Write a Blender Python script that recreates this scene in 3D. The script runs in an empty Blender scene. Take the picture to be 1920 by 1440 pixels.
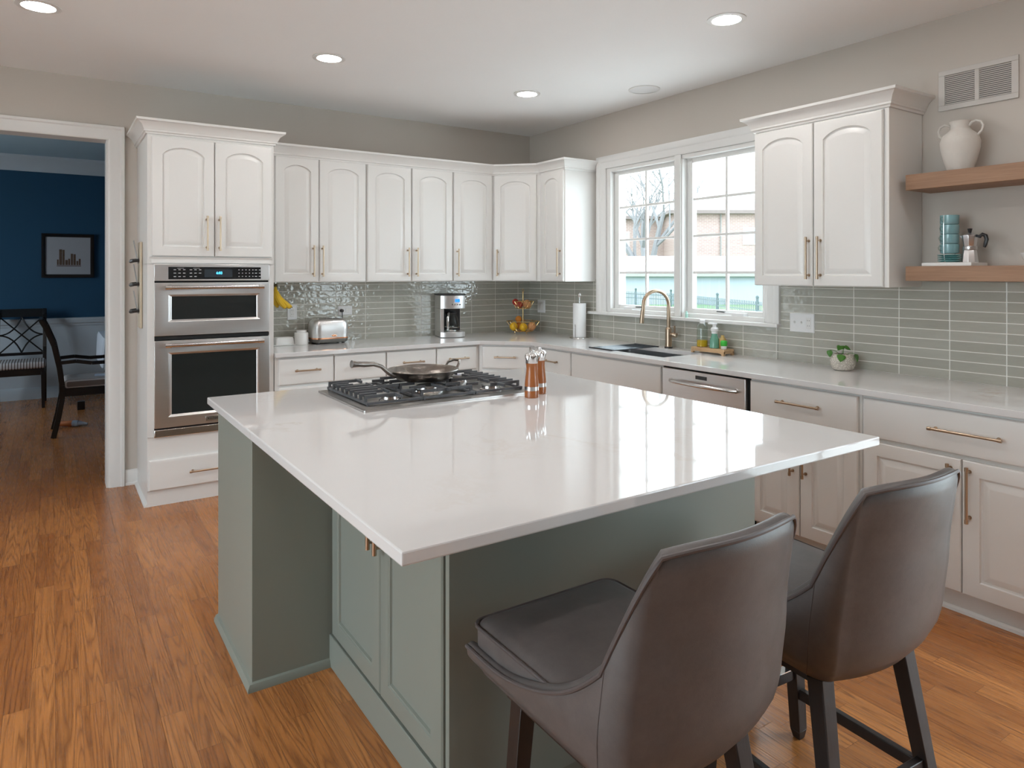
import bpy, bmesh, math, random
from mathutils import Vector, Matrix
random.seed(7)
SC = bpy.context.scene
COL = SC.collection
PI = math.pi
sin, cos, rad = math.sin, math.cos, math.radians

# ------------------------------------------------------------------ camera
cd = bpy.data.cameras.new('camera')
cam = bpy.data.objects.new('camera', cd); COL.objects.link(cam)
cam.location = (-3.8256, -5.451, 1.4572)
cam.rotation_euler = (PI/2, 0, rad(-33.6))
cd.sensor_width = 36; cd.lens = 36*1298.3/1920
cd.shift_y = -(720-513.1)/1920
cd.clip_start = .02; cd.clip_end = 400
SC.camera = cam
# ------------------------------------------------------------------ exposure
vs = SC.view_settings
vs.view_transform = 'Standard'; vs.look = 'None'; vs.gamma = 1; vs.use_curve_mapping = False
vs.exposure = 1.26
# ------------------------------------------------------------------ sky
SKY = 3.5
w = bpy.data.worlds.new('overcast_sky'); SC.world = w; w.use_nodes = True
bgn = w.node_tree.nodes['Background']
bgn.inputs[0].default_value = (.80, .915, 1, 1); bgn.inputs[1].default_value = SKY

def portal(name, loc, rot, sx, sy):
    l = bpy.data.lights.new(name, 'AREA'); l.shape = 'RECTANGLE'; l.size = sx; l.size_y = sy
    l.cycles.is_portal = True
    o = bpy.data.objects.new(name, l); COL.objects.link(o); o.location = loc; o.rotation_euler = rot
    return o
portal('window_daylight', (.16, -1.9, 1.73), (0, rad(90), 0), 1.15, 1.5)
portal('patio_daylight', (.16, -6.05, 1.1), (0, rad(90), 0), 1.95, 2.3)
portal('fill_window_daylight', (-7.16, -3.8, 1.32), (0, rad(-90), 0), 2.35, 3.0)
portal('dining_daylight', (-6.38, 2.5, 1.65), (0, rad(-90), 0), 1.3, 1.2)
LAMP_W = 36

# ------------------------------------------------------------------ materials
def new_mat(name):
    m = bpy.data.materials.new(name); m.use_nodes = True
    nt = m.node_tree; b = nt.nodes['Principled BSDF']
    return m, nt, b
def N(nt, t, **kw):
    n = nt.nodes.new(t)
    for k, v in kw.items():
        if k in n.bl_rna.properties: setattr(n, k, v)
        else: n.inputs[k].default_value = v
    return n
def L(nt, a, b): nt.links.new(a, b)
def MATH(nt, op, a, b=None, c=None):
    n = nt.nodes.new('ShaderNodeMath'); n.operation = op
    for i, v in enumerate((a, b, c)):
        if v is None: continue
        if isinstance(v, (int, float)): n.inputs[i].default_value = v
        else: L(nt, v, n.inputs[i])
    return n.outputs[0]
def MIX(nt, fac, a, b, mode='MIX'):
    n = nt.nodes.new('ShaderNodeMix'); n.data_type = 'RGBA'; n.blend_type = mode
    for s, v in ((n.inputs[0], fac), (n.inputs[6], a), (n.inputs[7], b)):
        if isinstance(v, (int, float)): s.default_value = v
        elif isinstance(v, tuple): s.default_value = (*v[:3], 1)
        else: L(nt, v, s)
    return n.outputs[2]
def srgb(r, g, b):
    f = lambda c: (c/255/12.92) if c <= 10 else ((c/255+.055)/1.055)**2.4
    return (f(r), f(g), f(b))

def plain(name, col, rough=.5, metal=0., var=.06, scale=8., bump=0., bscale=60., coat=0., stretch=(1, 1, 1), spec=.5, trans=0., ior=1.5, emit=None, estr=0., alpha=1.):
    m, nt, b = new_mat(name)
    tc = N(nt, 'ShaderNodeTexCoord'); mp = N(nt, 'ShaderNodeMapping'); mp.inputs['Scale'].default_value = stretch
    L(nt, tc.outputs['Object'], mp.inputs[0])
    nz = N(nt, 'ShaderNodeTexNoise', Scale=scale, Detail=4.); L(nt, mp.outputs[0], nz.inputs['Vector'])
    lo = tuple(c*(1-var) for c in col); hi = tuple(min(1, c*(1+var)) for c in col)
    L(nt, MIX(nt, nz.outputs['Fac'], lo, hi), b.inputs['Base Color'])
    b.inputs['Roughness'].default_value = rough; b.inputs['Metallic'].default_value = metal
    b.inputs['Specular IOR Level'].default_value = spec; b.inputs['IOR'].default_value = ior
    b.inputs['Transmission Weight'].default_value = trans
    if coat: b.inputs['Coat Weight'].default_value = coat; b.inputs['Coat Roughness'].default_value = .05
    if bump:
        n2 = N(nt, 'ShaderNodeTexNoise', Scale=bscale, Detail=3.); L(nt, mp.outputs[0], n2.inputs['Vector'])
        bp = N(nt, 'ShaderNodeBump', Strength=bump, Distance=.002); L(nt, n2.outputs['Fac'], bp.inputs['Height'])
        L(nt, bp.outputs[0], b.inputs['Normal'])
    if emit: b.inputs['Emission Color'].default_value = (*emit, 1); b.inputs['Emission Strength'].default_value = estr
    return m

def glassy(name, tint=(1, 1, 1), ior=1.45, rough=0.):
    """clear pane: fresnel mix of transparent and glossy"""
    m = bpy.data.materials.new(name); m.use_nodes = True; nt = m.node_tree; nt.nodes.clear()
    o = N(nt, 'ShaderNodeOutputMaterial'); t = N(nt, 'ShaderNodeBsdfTransparent'); g = N(nt, 'ShaderNodeBsdfGlossy')
    t.inputs[0].default_value = (*tint, 1); g.inputs['Roughness'].default_value = rough
    f = N(nt, 'ShaderNodeFresnel', IOR=ior); mx = N(nt, 'ShaderNodeMixShader')
    ge = N(nt, 'ShaderNodeNewGeometry'); L(nt, MATH(nt, 'MULTIPLY', f.outputs[0], MATH(nt, 'SUBTRACT', 1., ge.outputs['Backfacing'])), mx.inputs[0]); L(nt, t.outputs[0], mx.inputs[1]); L(nt, g.outputs[0], mx.inputs[2]); L(nt, mx.outputs[0], o.inputs[0])
    return m

M = {}
M['cabinet'] = plain('white_cabinet_paint', (.80, .785, .76), .32, var=.012, scale=3)
M['trim'] = plain('white_trim_paint', (.78, .77, .75), .35, var=.012, scale=3)
M['wall'] = plain('greige_wall_paint', (.58, .525, .47), .75, var=.02, scale=2, bump=.05, bscale=220)
M['ceiling'] = plain('ceiling_paint', (.91, .905, .90), .85, var=.015, scale=2, bump=.04, bscale=200)
M['bounce_dimming'] = plain('bounce_dimming_taupe', (.26, .24, .225), .8, var=.03, scale=2)  # darkened to cut bounce light on fronts facing the rear wall
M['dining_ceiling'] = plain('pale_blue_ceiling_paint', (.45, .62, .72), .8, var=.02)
M['tray_steel'] = plain('cooktop_steel', (.50, .48, .46), .3, 1., var=.05)
M['blue'] = plain('navy_wall_paint', (.012, .075, .15), .7, var=.05, scale=2)
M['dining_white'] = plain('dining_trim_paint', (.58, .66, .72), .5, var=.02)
M['sage'] = plain('sage_island_paint', (.235, .25, .215), .42, var=.02, scale=3)
M['steel'] = plain('brushed_steel', (.79, .78, .775), .32, 1., var=.05, scale=6, stretch=(1, 1, 40), bump=.02, bscale=40)
M['steel_h'] = plain('satin_steel', (.68, .67, .66), .18, 1., var=.03)
M['chrome'] = plain('chrome', (.82, .82, .82), .08, 1., var=.02)
M['alu'] = plain('cast_aluminium', (.72, .71, .71), .3, 1., var=.04)
M['bronze'] = plain('champagne_bronze', (.50, .385, .28), .28, 1., var=.05)
M['copper'] = plain('copper_trim', (.85, .42, .24), .2, 1., var=.05)
M['gold'] = plain('gold_wire', (.80, .55, .24), .22, 1., var=.05)
M['iron'] = plain('cast_iron', (.085, .088, .095), .42, .0, var=.2, scale=40, bump=.3, bscale=200)
M['cap'] = plain('enamel_cap', (.20, .20, .19), .45, .6, var=.1)
M['black'] = plain('black_plastic', (.018, .018, .02), .35, var=.1)
M['gap'] = plain('dark_gap', (.01, .01, .01), .8, var=.05)
M['blackglass'] = plain('black_glass', (.012, .014, .016), .04, var=.05, coat=.5)
M['oven_glass'] = plain('oven_door_glass', (.018, .022, .022), .05, var=.05, coat=.3)
M['darkwood'] = plain('espresso_wood', (.020, .0135, .0115), .42, var=.35, scale=14, stretch=(6, 6, .6), bump=.1, bscale=40)
M['blackwood'] = plain('black_lacquered_wood', (.006, .006, .007), .3, var=.2)
M['white'] = plain('white_ceramic', (.80, .79, .77), .22, var=.015)
M['plastic'] = plain('white_plastic', (.80, .80, .80), .35, var=.01)
M['vase'] = plain('matte_stoneware', (.66, .62, .57), .85, var=.05, scale=20, bump=.5, bscale=130)
M['paper'] = plain('paper_towel', (.86, .86, .86), .9, var=.02, bump=.3, bscale=300)
M['teal'] = plain('teal_glaze', (.16, .42, .42), .2, var=.1, trans=.0)
M['tealglass'] = plain('teal_glass', (.44, .72, .76), .12, var=.05, trans=.55)
M['clear'] = glassy('clear_glass', (.93, .96, .95), 1.3)
M['clear_lit'] = glassy('clear_bottle_plastic', (.80, .85, .82), 1.7, .08)
M['pane'] = glassy('window_pane', (.97, .99, .99), 1.3)
M['yellow_soap'] = plain('yellow_soap', (.85, .52, .01), .15, var=.05)
M['green_soap'] = plain('green_soap', (.16, .38, .28), .15, var=.05)
M['amber_soap'] = plain('amber_soap', (.55, .38, .14), .2, var=.05)
M['green'] = plain('green_plastic', (.05, .50, .05), .35, var=.05)
M['leaf'] = plain('plant_leaf', (.06, .20, .02), .4, var=.4, scale=25)
M['soil'] = plain('potting_soil', (.03, .02, .013), .95, var=.4, scale=60)
M['red'] = plain('red_fruit_skin', (.42, .03, .02), .3, var=.4, scale=18)
M['peach'] = plain('peach_skin', (.72, .34, .15), .5, var=.25, scale=10)
M['lemon'] = plain('lemon_peel', (.80, .46, .01), .4, var=.06, bump=.4, bscale=160)
M['orange'] = plain('orange_peel', (.62, .22, .02), .4, var=.08, bump=.4, bscale=160)
M['banana'] = plain('banana_peel', (.72, .45, .02), .45, var=.12, scale=14)
M['banana_tip'] = plain('banana_tip', (.10, .07, .02), .7, var=.2)
M['millwood'] = plain('mill_wood', (.36, .115, .032), .28, var=.2, scale=10, stretch=(4, 4, .5), coat=.3)
M['panmetal'] = plain('hammered_pan', (.24, .215, .195), .28, 1., var=.3, scale=30, bump=.8, bscale=70)
M['ledblue'] = plain('blue_display', (.0, .02, .05), .2, emit=(.05, .45, 1), estr=3.0)
M['lcd'] = plain('lcd_screen', (.0, .02, .12), .2, emit=(.02, .16, .85), estr=1.1)
M['mark'] = plain('printed_marks', (.55, .55, .55), .5, var=.02)
M['screen'] = plain('dark_screen', (.035, .045, .055), .15, var=.05)
M['lamp'] = plain('lamp_diffuser', (.9, .9, .9), .5, emit=(1, .955, .92), estr=LAMP_W)
M['grille'] = plain('speaker_grille', (.80, .80, .80), .6, var=.03)
M['vent_dark'] = plain('duct_interior', (.10, .10, .10), .8)
M['vent'] = plain('vent_paint', (.60, .565, .53), .5, var=.02)
M['cork'] = plain('pale_board', (.62, .53, .40), .5, var=.1, scale=20)
M['bamboo'] = plain('bamboo', (.62, .40, .22), .4, var=.12, scale=10, stretch=(1, 1, 6))
M['greycard'] = plain('grey_card', (.35, .36, .36), .4, var=.05)
M['mat_board'] = plain('mat_board', (.42, .43, .46), .7, var=.03)
M['print_brown'] = plain('print_ink', (.12, .075, .05), .8, var=.4, scale=60)
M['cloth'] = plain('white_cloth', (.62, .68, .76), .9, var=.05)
M['orange_plastic'] = plain('orange_plastic', (.55, .17, .05), .4)
M['paleblue'] = plain('pale_blue_plastic', (.45, .55, .68), .4)
M['sinksteel'] = plain('sink_steel', (.42, .43, .44), .3, 1., var=.05)
M['lawn'] = plain('lawn_grass', (.12, .23, .075), .95, var=.25, scale=3)
M['bounce_paving'] = plain('pale_bounce_paving', (.72, .70, .67), .9, var=.06, scale=2)  # pale ground added to bounce daylight up into the room
M['shed'] = plain('grey_blue_siding', (.25, .268, .31), .8, var=.08, scale=1.5, stretch=(6, 6, .3))
M['shed_roof'] = plain('pinkish_shingles', (.205, .175, .195), .9, var=.05, scale=4)
M['bldg_roof'] = plain('brown_shingles', (.17, .135, .125), .9, var=.1, scale=4)
M['fascia'] = plain('fascia', (.20, .19, .18), .8)
M['winpane'] = plain('dark_window_glass', (.30, .38, .42), .1, var=.1)
M['bark'] = plain('bark', (.17, .165, .165), .95, var=.3, scale=12, stretch=(3, 3, .6))
M['fence'] = plain('black_fence_metal', (.03, .05, .05), .5)

def mat_quartz():
    m, nt, b = new_mat('white_quartz')
    tc = N(nt, 'ShaderNodeTexCoord')
    n0 = N(nt, 'ShaderNodeTexNoise', Scale=1.3, Detail=5.); L(nt, tc.outputs['Object'], n0.inputs['Vector'])
    vm = nt.nodes.new('ShaderNodeVectorMath'); vm.operation = 'MULTIPLY_ADD'
    L(nt, n0.outputs['Color'], vm.inputs[0]); vm.inputs[1].default_value = (1.1, 1.1, 1.1); L(nt, tc.outputs['Object'], vm.inputs[2])
    n1 = N(nt, 'ShaderNodeTexNoise', Scale=1.5, Detail=8., Roughness=.62); L(nt, vm.outputs[0], n1.inputs['Vector'])
    d = MATH(nt, 'ABSOLUTE', MATH(nt, 'SUBTRACT', n1.outputs['Fac'], .5))
    v = MATH(nt, 'POWER', MATH(nt, 'SUBTRACT', 1., MATH(nt, 'MINIMUM', MATH(nt, 'MULTIPLY', d, 28.), 1.)), 2.)
    n2 = N(nt, 'ShaderNodeTexNoise', Scale=1.1, Detail=2.); L(nt, tc.outputs['Object'], n2.inputs['Vector'])
    msk = MATH(nt, 'MULTIPLY', MATH(nt, 'MAXIMUM', MATH(nt, 'SUBTRACT', n2.outputs['Fac'], .5), 0.), 3.2)
    fac = MATH(nt, 'MULTIPLY', v, msk)
    n3 = N(nt, 'ShaderNodeTexNoise', Scale=2.2, Detail=6.); L(nt, tc.outputs['Object'], n3.inputs['Vector'])
    base = MIX(nt, n3.outputs['Fac'], (.68, .665, .66), (.73, .715, .705))
    L(nt, MIX(nt, fac, base, (.60, .52, .45)), b.inputs['Base Color'])
    b.inputs['Roughness'].default_value = .045; b.inputs['IOR'].default_value = 1.52
    return m
M['quartz'] = mat_quartz()

def mat_floor():
    m, nt, b = new_mat('oak_strip_floor')
    tc = N(nt, 'ShaderNodeTexCoord'); sp = N(nt, 'ShaderNodeSeparateXYZ'); L(nt, tc.outputs['Object'], sp.inputs[0])
    X, Y = sp.outputs[0], sp.outputs[1]
    Wd, Ln = .072, .78
    u = MATH(nt, 'DIVIDE', X, Wd); row = MATH(nt, 'FLOOR', u); fu = MATH(nt, 'FRACT', u)
    wn = N(nt, 'ShaderNodeTexWhiteNoise'); wn.noise_dimensions = '1D'; L(nt, row, wn.inputs['W'])
    v = MATH(nt, 'ADD', MATH(nt, 'DIVIDE', Y, Ln), MATH(nt, 'MULTIPLY', wn.outputs['Value'], 7.))
    pl = MATH(nt, 'FLOOR', v); fv = MATH(nt, 'FRACT', v)
    cb = N(nt, 'ShaderNodeCombineXYZ'); L(nt, row, cb.inputs[0]); L(nt, pl, cb.inputs[1])
    w2 = N(nt, 'ShaderNodeTexWhiteNoise'); w2.noise_dimensions = '2D'; L(nt, cb.outputs[0], w2.inputs['Vector'])
    rnd = w2.outputs['Value']
    # flat-sawn grain: contour lines of a stretched noise field, different on every board
    gx = N(nt, 'ShaderNodeCombineXYZ'); L(nt, MATH(nt, 'MULTIPLY', X, 13.), gx.inputs[0]); L(nt, MATH(nt, 'MULTIPLY', Y, .62), gx.inputs[1]); L(nt, MATH(nt, 'MULTIPLY', rnd, 50.), gx.inputs[2])
    g1 = N(nt, 'ShaderNodeTexNoise', Scale=1., Detail=2.5, Roughness=.42, Distortion=.25); L(nt, gx.outputs[0], g1.inputs['Vector'])
    rings = MATH(nt, 'ABSOLUTE', MATH(nt, 'SINE', MATH(nt, 'MULTIPLY', g1.outputs['Fac'], 58.)))
    g2v = N(nt, 'ShaderNodeCombineXYZ'); L(nt, MATH(nt, 'MULTIPLY', X, 300.), g2v.inputs[0]); L(nt, MATH(nt, 'MULTIPLY', Y, 7.), g2v.inputs[1]); L(nt, MATH(nt, 'MULTIPLY', rnd, 90.), g2v.inputs[2])
    g2 = N(nt, 'ShaderNodeTexNoise', Scale=1., Detail=3.); L(nt, g2v.outputs[0], g2.inputs['Vector'])
    g3 = N(nt, 'ShaderNodeTexNoise', Scale=5., Detail=3.); L(nt, gx.outputs[0], g3.inputs['Vector'])
    base = MIX(nt, MATH(nt, 'ADD', MATH(nt, 'MULTIPLY', rnd, .7), MATH(nt, 'MULTIPLY', g3.outputs['Fac'], .35)), (.40, .140, .036), (.70, .288, .086))
    dark = MATH(nt, 'POWER', MATH(nt, 'SUBTRACT', 1., rings), 1.6)
    c1 = MIX(nt, MATH(nt, 'MULTIPLY', dark, .60), base, (.15, .05, .014))
    c2 = MIX(nt, MATH(nt, 'MULTIPLY', MATH(nt, 'POWER', g2.outputs['Fac'], 3.), 1.5), c1, (.15, .052, .016))
    eu = MATH(nt, 'MINIMUM', fu, MATH(nt, 'SUBTRACT', 1., fu)); ev = MATH(nt, 'MULTIPLY', MATH(nt, 'MINIMUM', fv, MATH(nt, 'SUBTRACT', 1., fv)), Ln/Wd)
    e = MATH(nt, 'MINIMUM', eu, ev)
    gap = MATH(nt, 'SUBTRACT', 1., MATH(nt, 'MINIMUM', MATH(nt, 'DIVIDE', e, .016), 1.))
    L(nt, MIX(nt, MATH(nt, 'MULTIPLY', gap, .75), c2, (.06, .025, .01)), b.inputs['Base Color'])
    b.inputs['Roughness'].default_value = .26
    rg = MATH(nt, 'ADD', .18, MATH(nt, 'MULTIPLY', g2.outputs['Fac'], .16)); L(nt, rg, b.inputs['Roughness'])
    bp = N(nt, 'ShaderNodeBump', Strength=.25, Distance=.001); L(nt, MATH(nt, 'SUBTRACT', MATH(nt, 'MULTIPLY', rings, .3), gap), bp.inputs['Height']); L(nt, bp.outputs[0], b.inputs['Normal'])
    return m
M['floor'] = mat_floor()

def mat_tile(name, axis, off):
    """stacked 10 x 2 inch glazed tiles; axis 0 runs along X, 1 along Y"""
    m, nt, b = new_mat(name)
    tc = N(nt, 'ShaderNodeTexCoord'); sp = N(nt, 'ShaderNodeSeparateXYZ'); L(nt, tc.outputs['Object'], sp.inputs[0])
    A, Z = sp.outputs[axis], sp.outputs[2]
    TW, TH = .2538, .0506
    u = MATH(nt, 'DIVIDE', MATH(nt, 'SUBTRACT', A, off), TW); v = MATH(nt, 'DIVIDE', MATH(nt, 'SUBTRACT', Z, .914), TH)
    iu, iv, fu, fv = MATH(nt, 'FLOOR', u), MATH(nt, 'FLOOR', v), MATH(nt, 'FRACT', u), MATH(nt, 'FRACT', v)
    cb = N(nt, 'ShaderNodeCombineXYZ'); L(nt, iu, cb.inputs[0]); L(nt, iv, cb.inputs[1])
    wn = N(nt, 'ShaderNodeTexWhiteNoise'); wn.noise_dimensions = '2D'; L(nt, cb.outputs[0], wn.inputs['Vector'])
    st = N(nt, 'ShaderNodeCombineXYZ'); L(nt, MATH(nt, 'MULTIPLY', A, 10.), st.inputs[0]); L(nt, MATH(nt, 'MULTIPLY', Z, 60.), st.inputs[1]); L(nt, MATH(nt, 'MULTIPLY', wn.outputs['Value'], 40.), st.inputs[2])
    nz = N(nt, 'ShaderNodeTexNoise', Scale=1., Detail=5., Roughness=.65); L(nt, st.outputs[0], nz.inputs['Vector'])
    t0 = MIX(nt, wn.outputs['Value'], (.42, .41, .35), (.50, .49, .425))
    t1 = MIX(nt, nz.outputs['Fac'], (.30, .292, .25), t0)
    t1 = MIX(nt, .55, t1, t0)
    du = MATH(nt, 'MULTIPLY', MATH(nt, 'MINIMUM', fu, MATH(nt, 'SUBTRACT', 1., fu)), TW); dv = MATH(nt, 'MULTIPLY', MATH(nt, 'MINIMUM', fv, MATH(nt, 'SUBTRACT', 1., fv)), TH)
    d = MATH(nt, 'MINIMUM', du, dv)
    g = MATH(nt, 'LESS_THAN', d, .0021)
    L(nt, MIX(nt, g, t1, (.78, .77, .71)), b.inputs['Base Color'])
    L(nt, MATH(nt, 'ADD', .07, MATH(nt, 'MULTIPLY', g, .6)), b.inputs['Roughness'])
    # hand-made glaze: each tile slightly warped
    wv = N(nt, 'ShaderNodeCombineXYZ'); L(nt, MATH(nt, 'MULTIPLY', A, 26.), wv.inputs[0]); L(nt, MATH(nt, 'MULTIPLY', Z, 34.), wv.inputs[1]); L(nt, MATH(nt, 'MULTIPLY', wn.outputs['Value'], 20.), wv.inputs[2])
    n2 = N(nt, 'ShaderNodeTexNoise', Scale=1., Detail=1.5); L(nt, wv.outputs[0], n2.inputs['Vector'])
    edge = MATH(nt, 'MINIMUM', MATH(nt, 'DIVIDE', d, .003), 1.)
    h = MATH(nt, 'ADD', MATH(nt, 'MULTIPLY', n2.outputs['Fac'], 2.2), MATH(nt, 'MULTIPLY', edge, .5))
    bp = N(nt, 'ShaderNodeBump', Strength=.9, Distance=.0013); L(nt, h, bp.inputs['Height']); L(nt, bp.outputs[0], b.inputs['Normal'])
    b.inputs['IOR'].default_value = 1.8
    return m
M['tile_x'] = mat_tile('glazed_tile_back', 0, -.142)
M['tile_y'] = mat_tile('glazed_tile_window_wall', 1, -.190)

def mat_leather():
    m, nt, b = new_mat('dark_taupe_leather')
    tc = N(nt, 'ShaderNodeTexCoord')
    n = N(nt, 'ShaderNodeTexNoise', Scale=14., Detail=9., Roughness=.78); L(nt, tc.outputs['Object'], n.inputs['Vector'])
    L(nt, MIX(nt, n.outputs['Fac'], (.060, .053, .051), (.150, .132, .127)), b.inputs['Base Color'])
    b.inputs['Roughness'].default_value = .42
    n2 = N(nt, 'ShaderNodeTexNoise', Scale=420., Detail=2.); L(nt, tc.outputs['Object'], n2.inputs['Vector'])
    bp = N(nt, 'ShaderNodeBump', Strength=.18, Distance=.001); L(nt, n2.outputs['Fac'], bp.inputs['Height']); L(nt, bp.outputs[0], b.inputs['Normal'])
    return m
M['leather'] = mat_leather()
M['piping'] = plain('leather_piping', (.095, .08, .078), .4, var=.1)

def mat_oak(name, axis):
    m, nt, b = new_mat(name)
    tc = N(nt, 'ShaderNodeTexCoord'); mp = N(nt, 'ShaderNodeMapping')
    s = [22, 22, 22]; s[axis] = 1.6; mp.inputs['Scale'].default_value = s
    L(nt, tc.outputs['Object'], mp.inputs[0])
    n = N(nt, 'ShaderNodeTexNoise', Scale=1., Detail=6., Roughness=.65, Distortion=.6); L(nt, mp.outputs[0], n.inputs['Vector'])
    s2 = [160, 160, 160]; s2[axis] = 6; mp2 = N(nt, 'ShaderNodeMapping'); mp2.inputs['Scale'].default_value = s2; L(nt, tc.outputs['Object'], mp2.inputs[0])
    n2 = N(nt, 'ShaderNodeTexNoise', Scale=1., Detail=3.); L(nt, mp2.outputs[0], n2.inputs['Vector'])
    c = MIX(nt, n.outputs['Fac'], (.23, .12, .066), (.46, .27, .165))
    L(nt, MIX(nt, MATH(nt, 'MULTIPLY', MATH(nt, 'POWER', n2.outputs['Fac'], 3.), .9), c, (.13, .065, .035)), b.inputs['Base Color'])
    b.inputs['Roughness'].default_value = .55
    return m
M['oak'] = mat_oak('oak_shelf_wood', 1)

def mat_stripe():
    m, nt, b = new_mat('striped_seat_fabric')
    tc = N(nt, 'ShaderNodeTexCoord'); sp = N(nt, 'ShaderNodeSeparateXYZ'); L(nt, tc.outputs['Object'], sp.inputs[0])
    s = MATH(nt, 'GREATER_THAN', MATH(nt, 'FRACT', MATH(nt, 'MULTIPLY', sp.outputs[0], 38.)), .45)
    L(nt, MIX(nt, s, (.16, .13, .12), (.62, .60, .60)), b.inputs['Base Color']); b.inputs['Roughness'].default_value = .9
    return m
M['stripe'] = mat_stripe()

def mat_brick():
    m, nt, b = new_mat('red_brick')
    tc = N(nt, 'ShaderNodeTexCoord'); br = N(nt, 'ShaderNodeTexBrick', Scale=1.)
    mp = N(nt, 'ShaderNodeMapping'); mp.inputs['Rotation'].default_value = (PI/2, 0, 0); L(nt, tc.outputs['Object'], mp.inputs[0]); L(nt, mp.outputs[0], br.inputs['Vector'])
    br.inputs['Color1'].default_value = (.275, .185, .165, 1); br.inputs['Color2'].default_value = (.32, .22, .195, 1); br.inputs['Mortar'].default_value = (.40, .35, .32, 1)
    br.inputs['Brick Width'].default_value = .42; br.inputs['Row Height'].default_value = .14; br.inputs['Mortar Size'].default_value = .012
    L(nt, br.outputs[0], b.inputs['Base Color']); b.inputs['Roughness'].default_value = .9
    return m
M['brick'] = mat_brick()

def mat_pot():
    m, nt, b = new_mat('textured_pot_glaze')
    tc = N(nt, 'ShaderNodeTexCoord'); vo = N(nt, 'ShaderNodeTexVoronoi', Scale=1.); vo.feature = 'DISTANCE_TO_EDGE'
    mp = N(nt, 'ShaderNodeMapping'); mp.inputs['Scale'].default_value = (60, 60, 95); L(nt, tc.outputs['Object'], mp.inputs[0]); L(nt, mp.outputs[0], vo.inputs['Vector'])
    e = MATH(nt, 'MINIMUM', MATH(nt, 'MULTIPLY', vo.outputs['Distance'], 5.), 1.)
    L(nt, MIX(nt, e, (.52, .465, .40), (.78, .72, .64)), b.inputs['Base Color']); b.inputs['Roughness'].default_value = .6
    bp = N(nt, 'ShaderNodeBump', Strength=.7, Distance=.003); L(nt, e, bp.inputs['Height']); L(nt, bp.outputs[0], b.inputs['Normal'])
    return m
M['pot'] = mat_pot()

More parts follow.
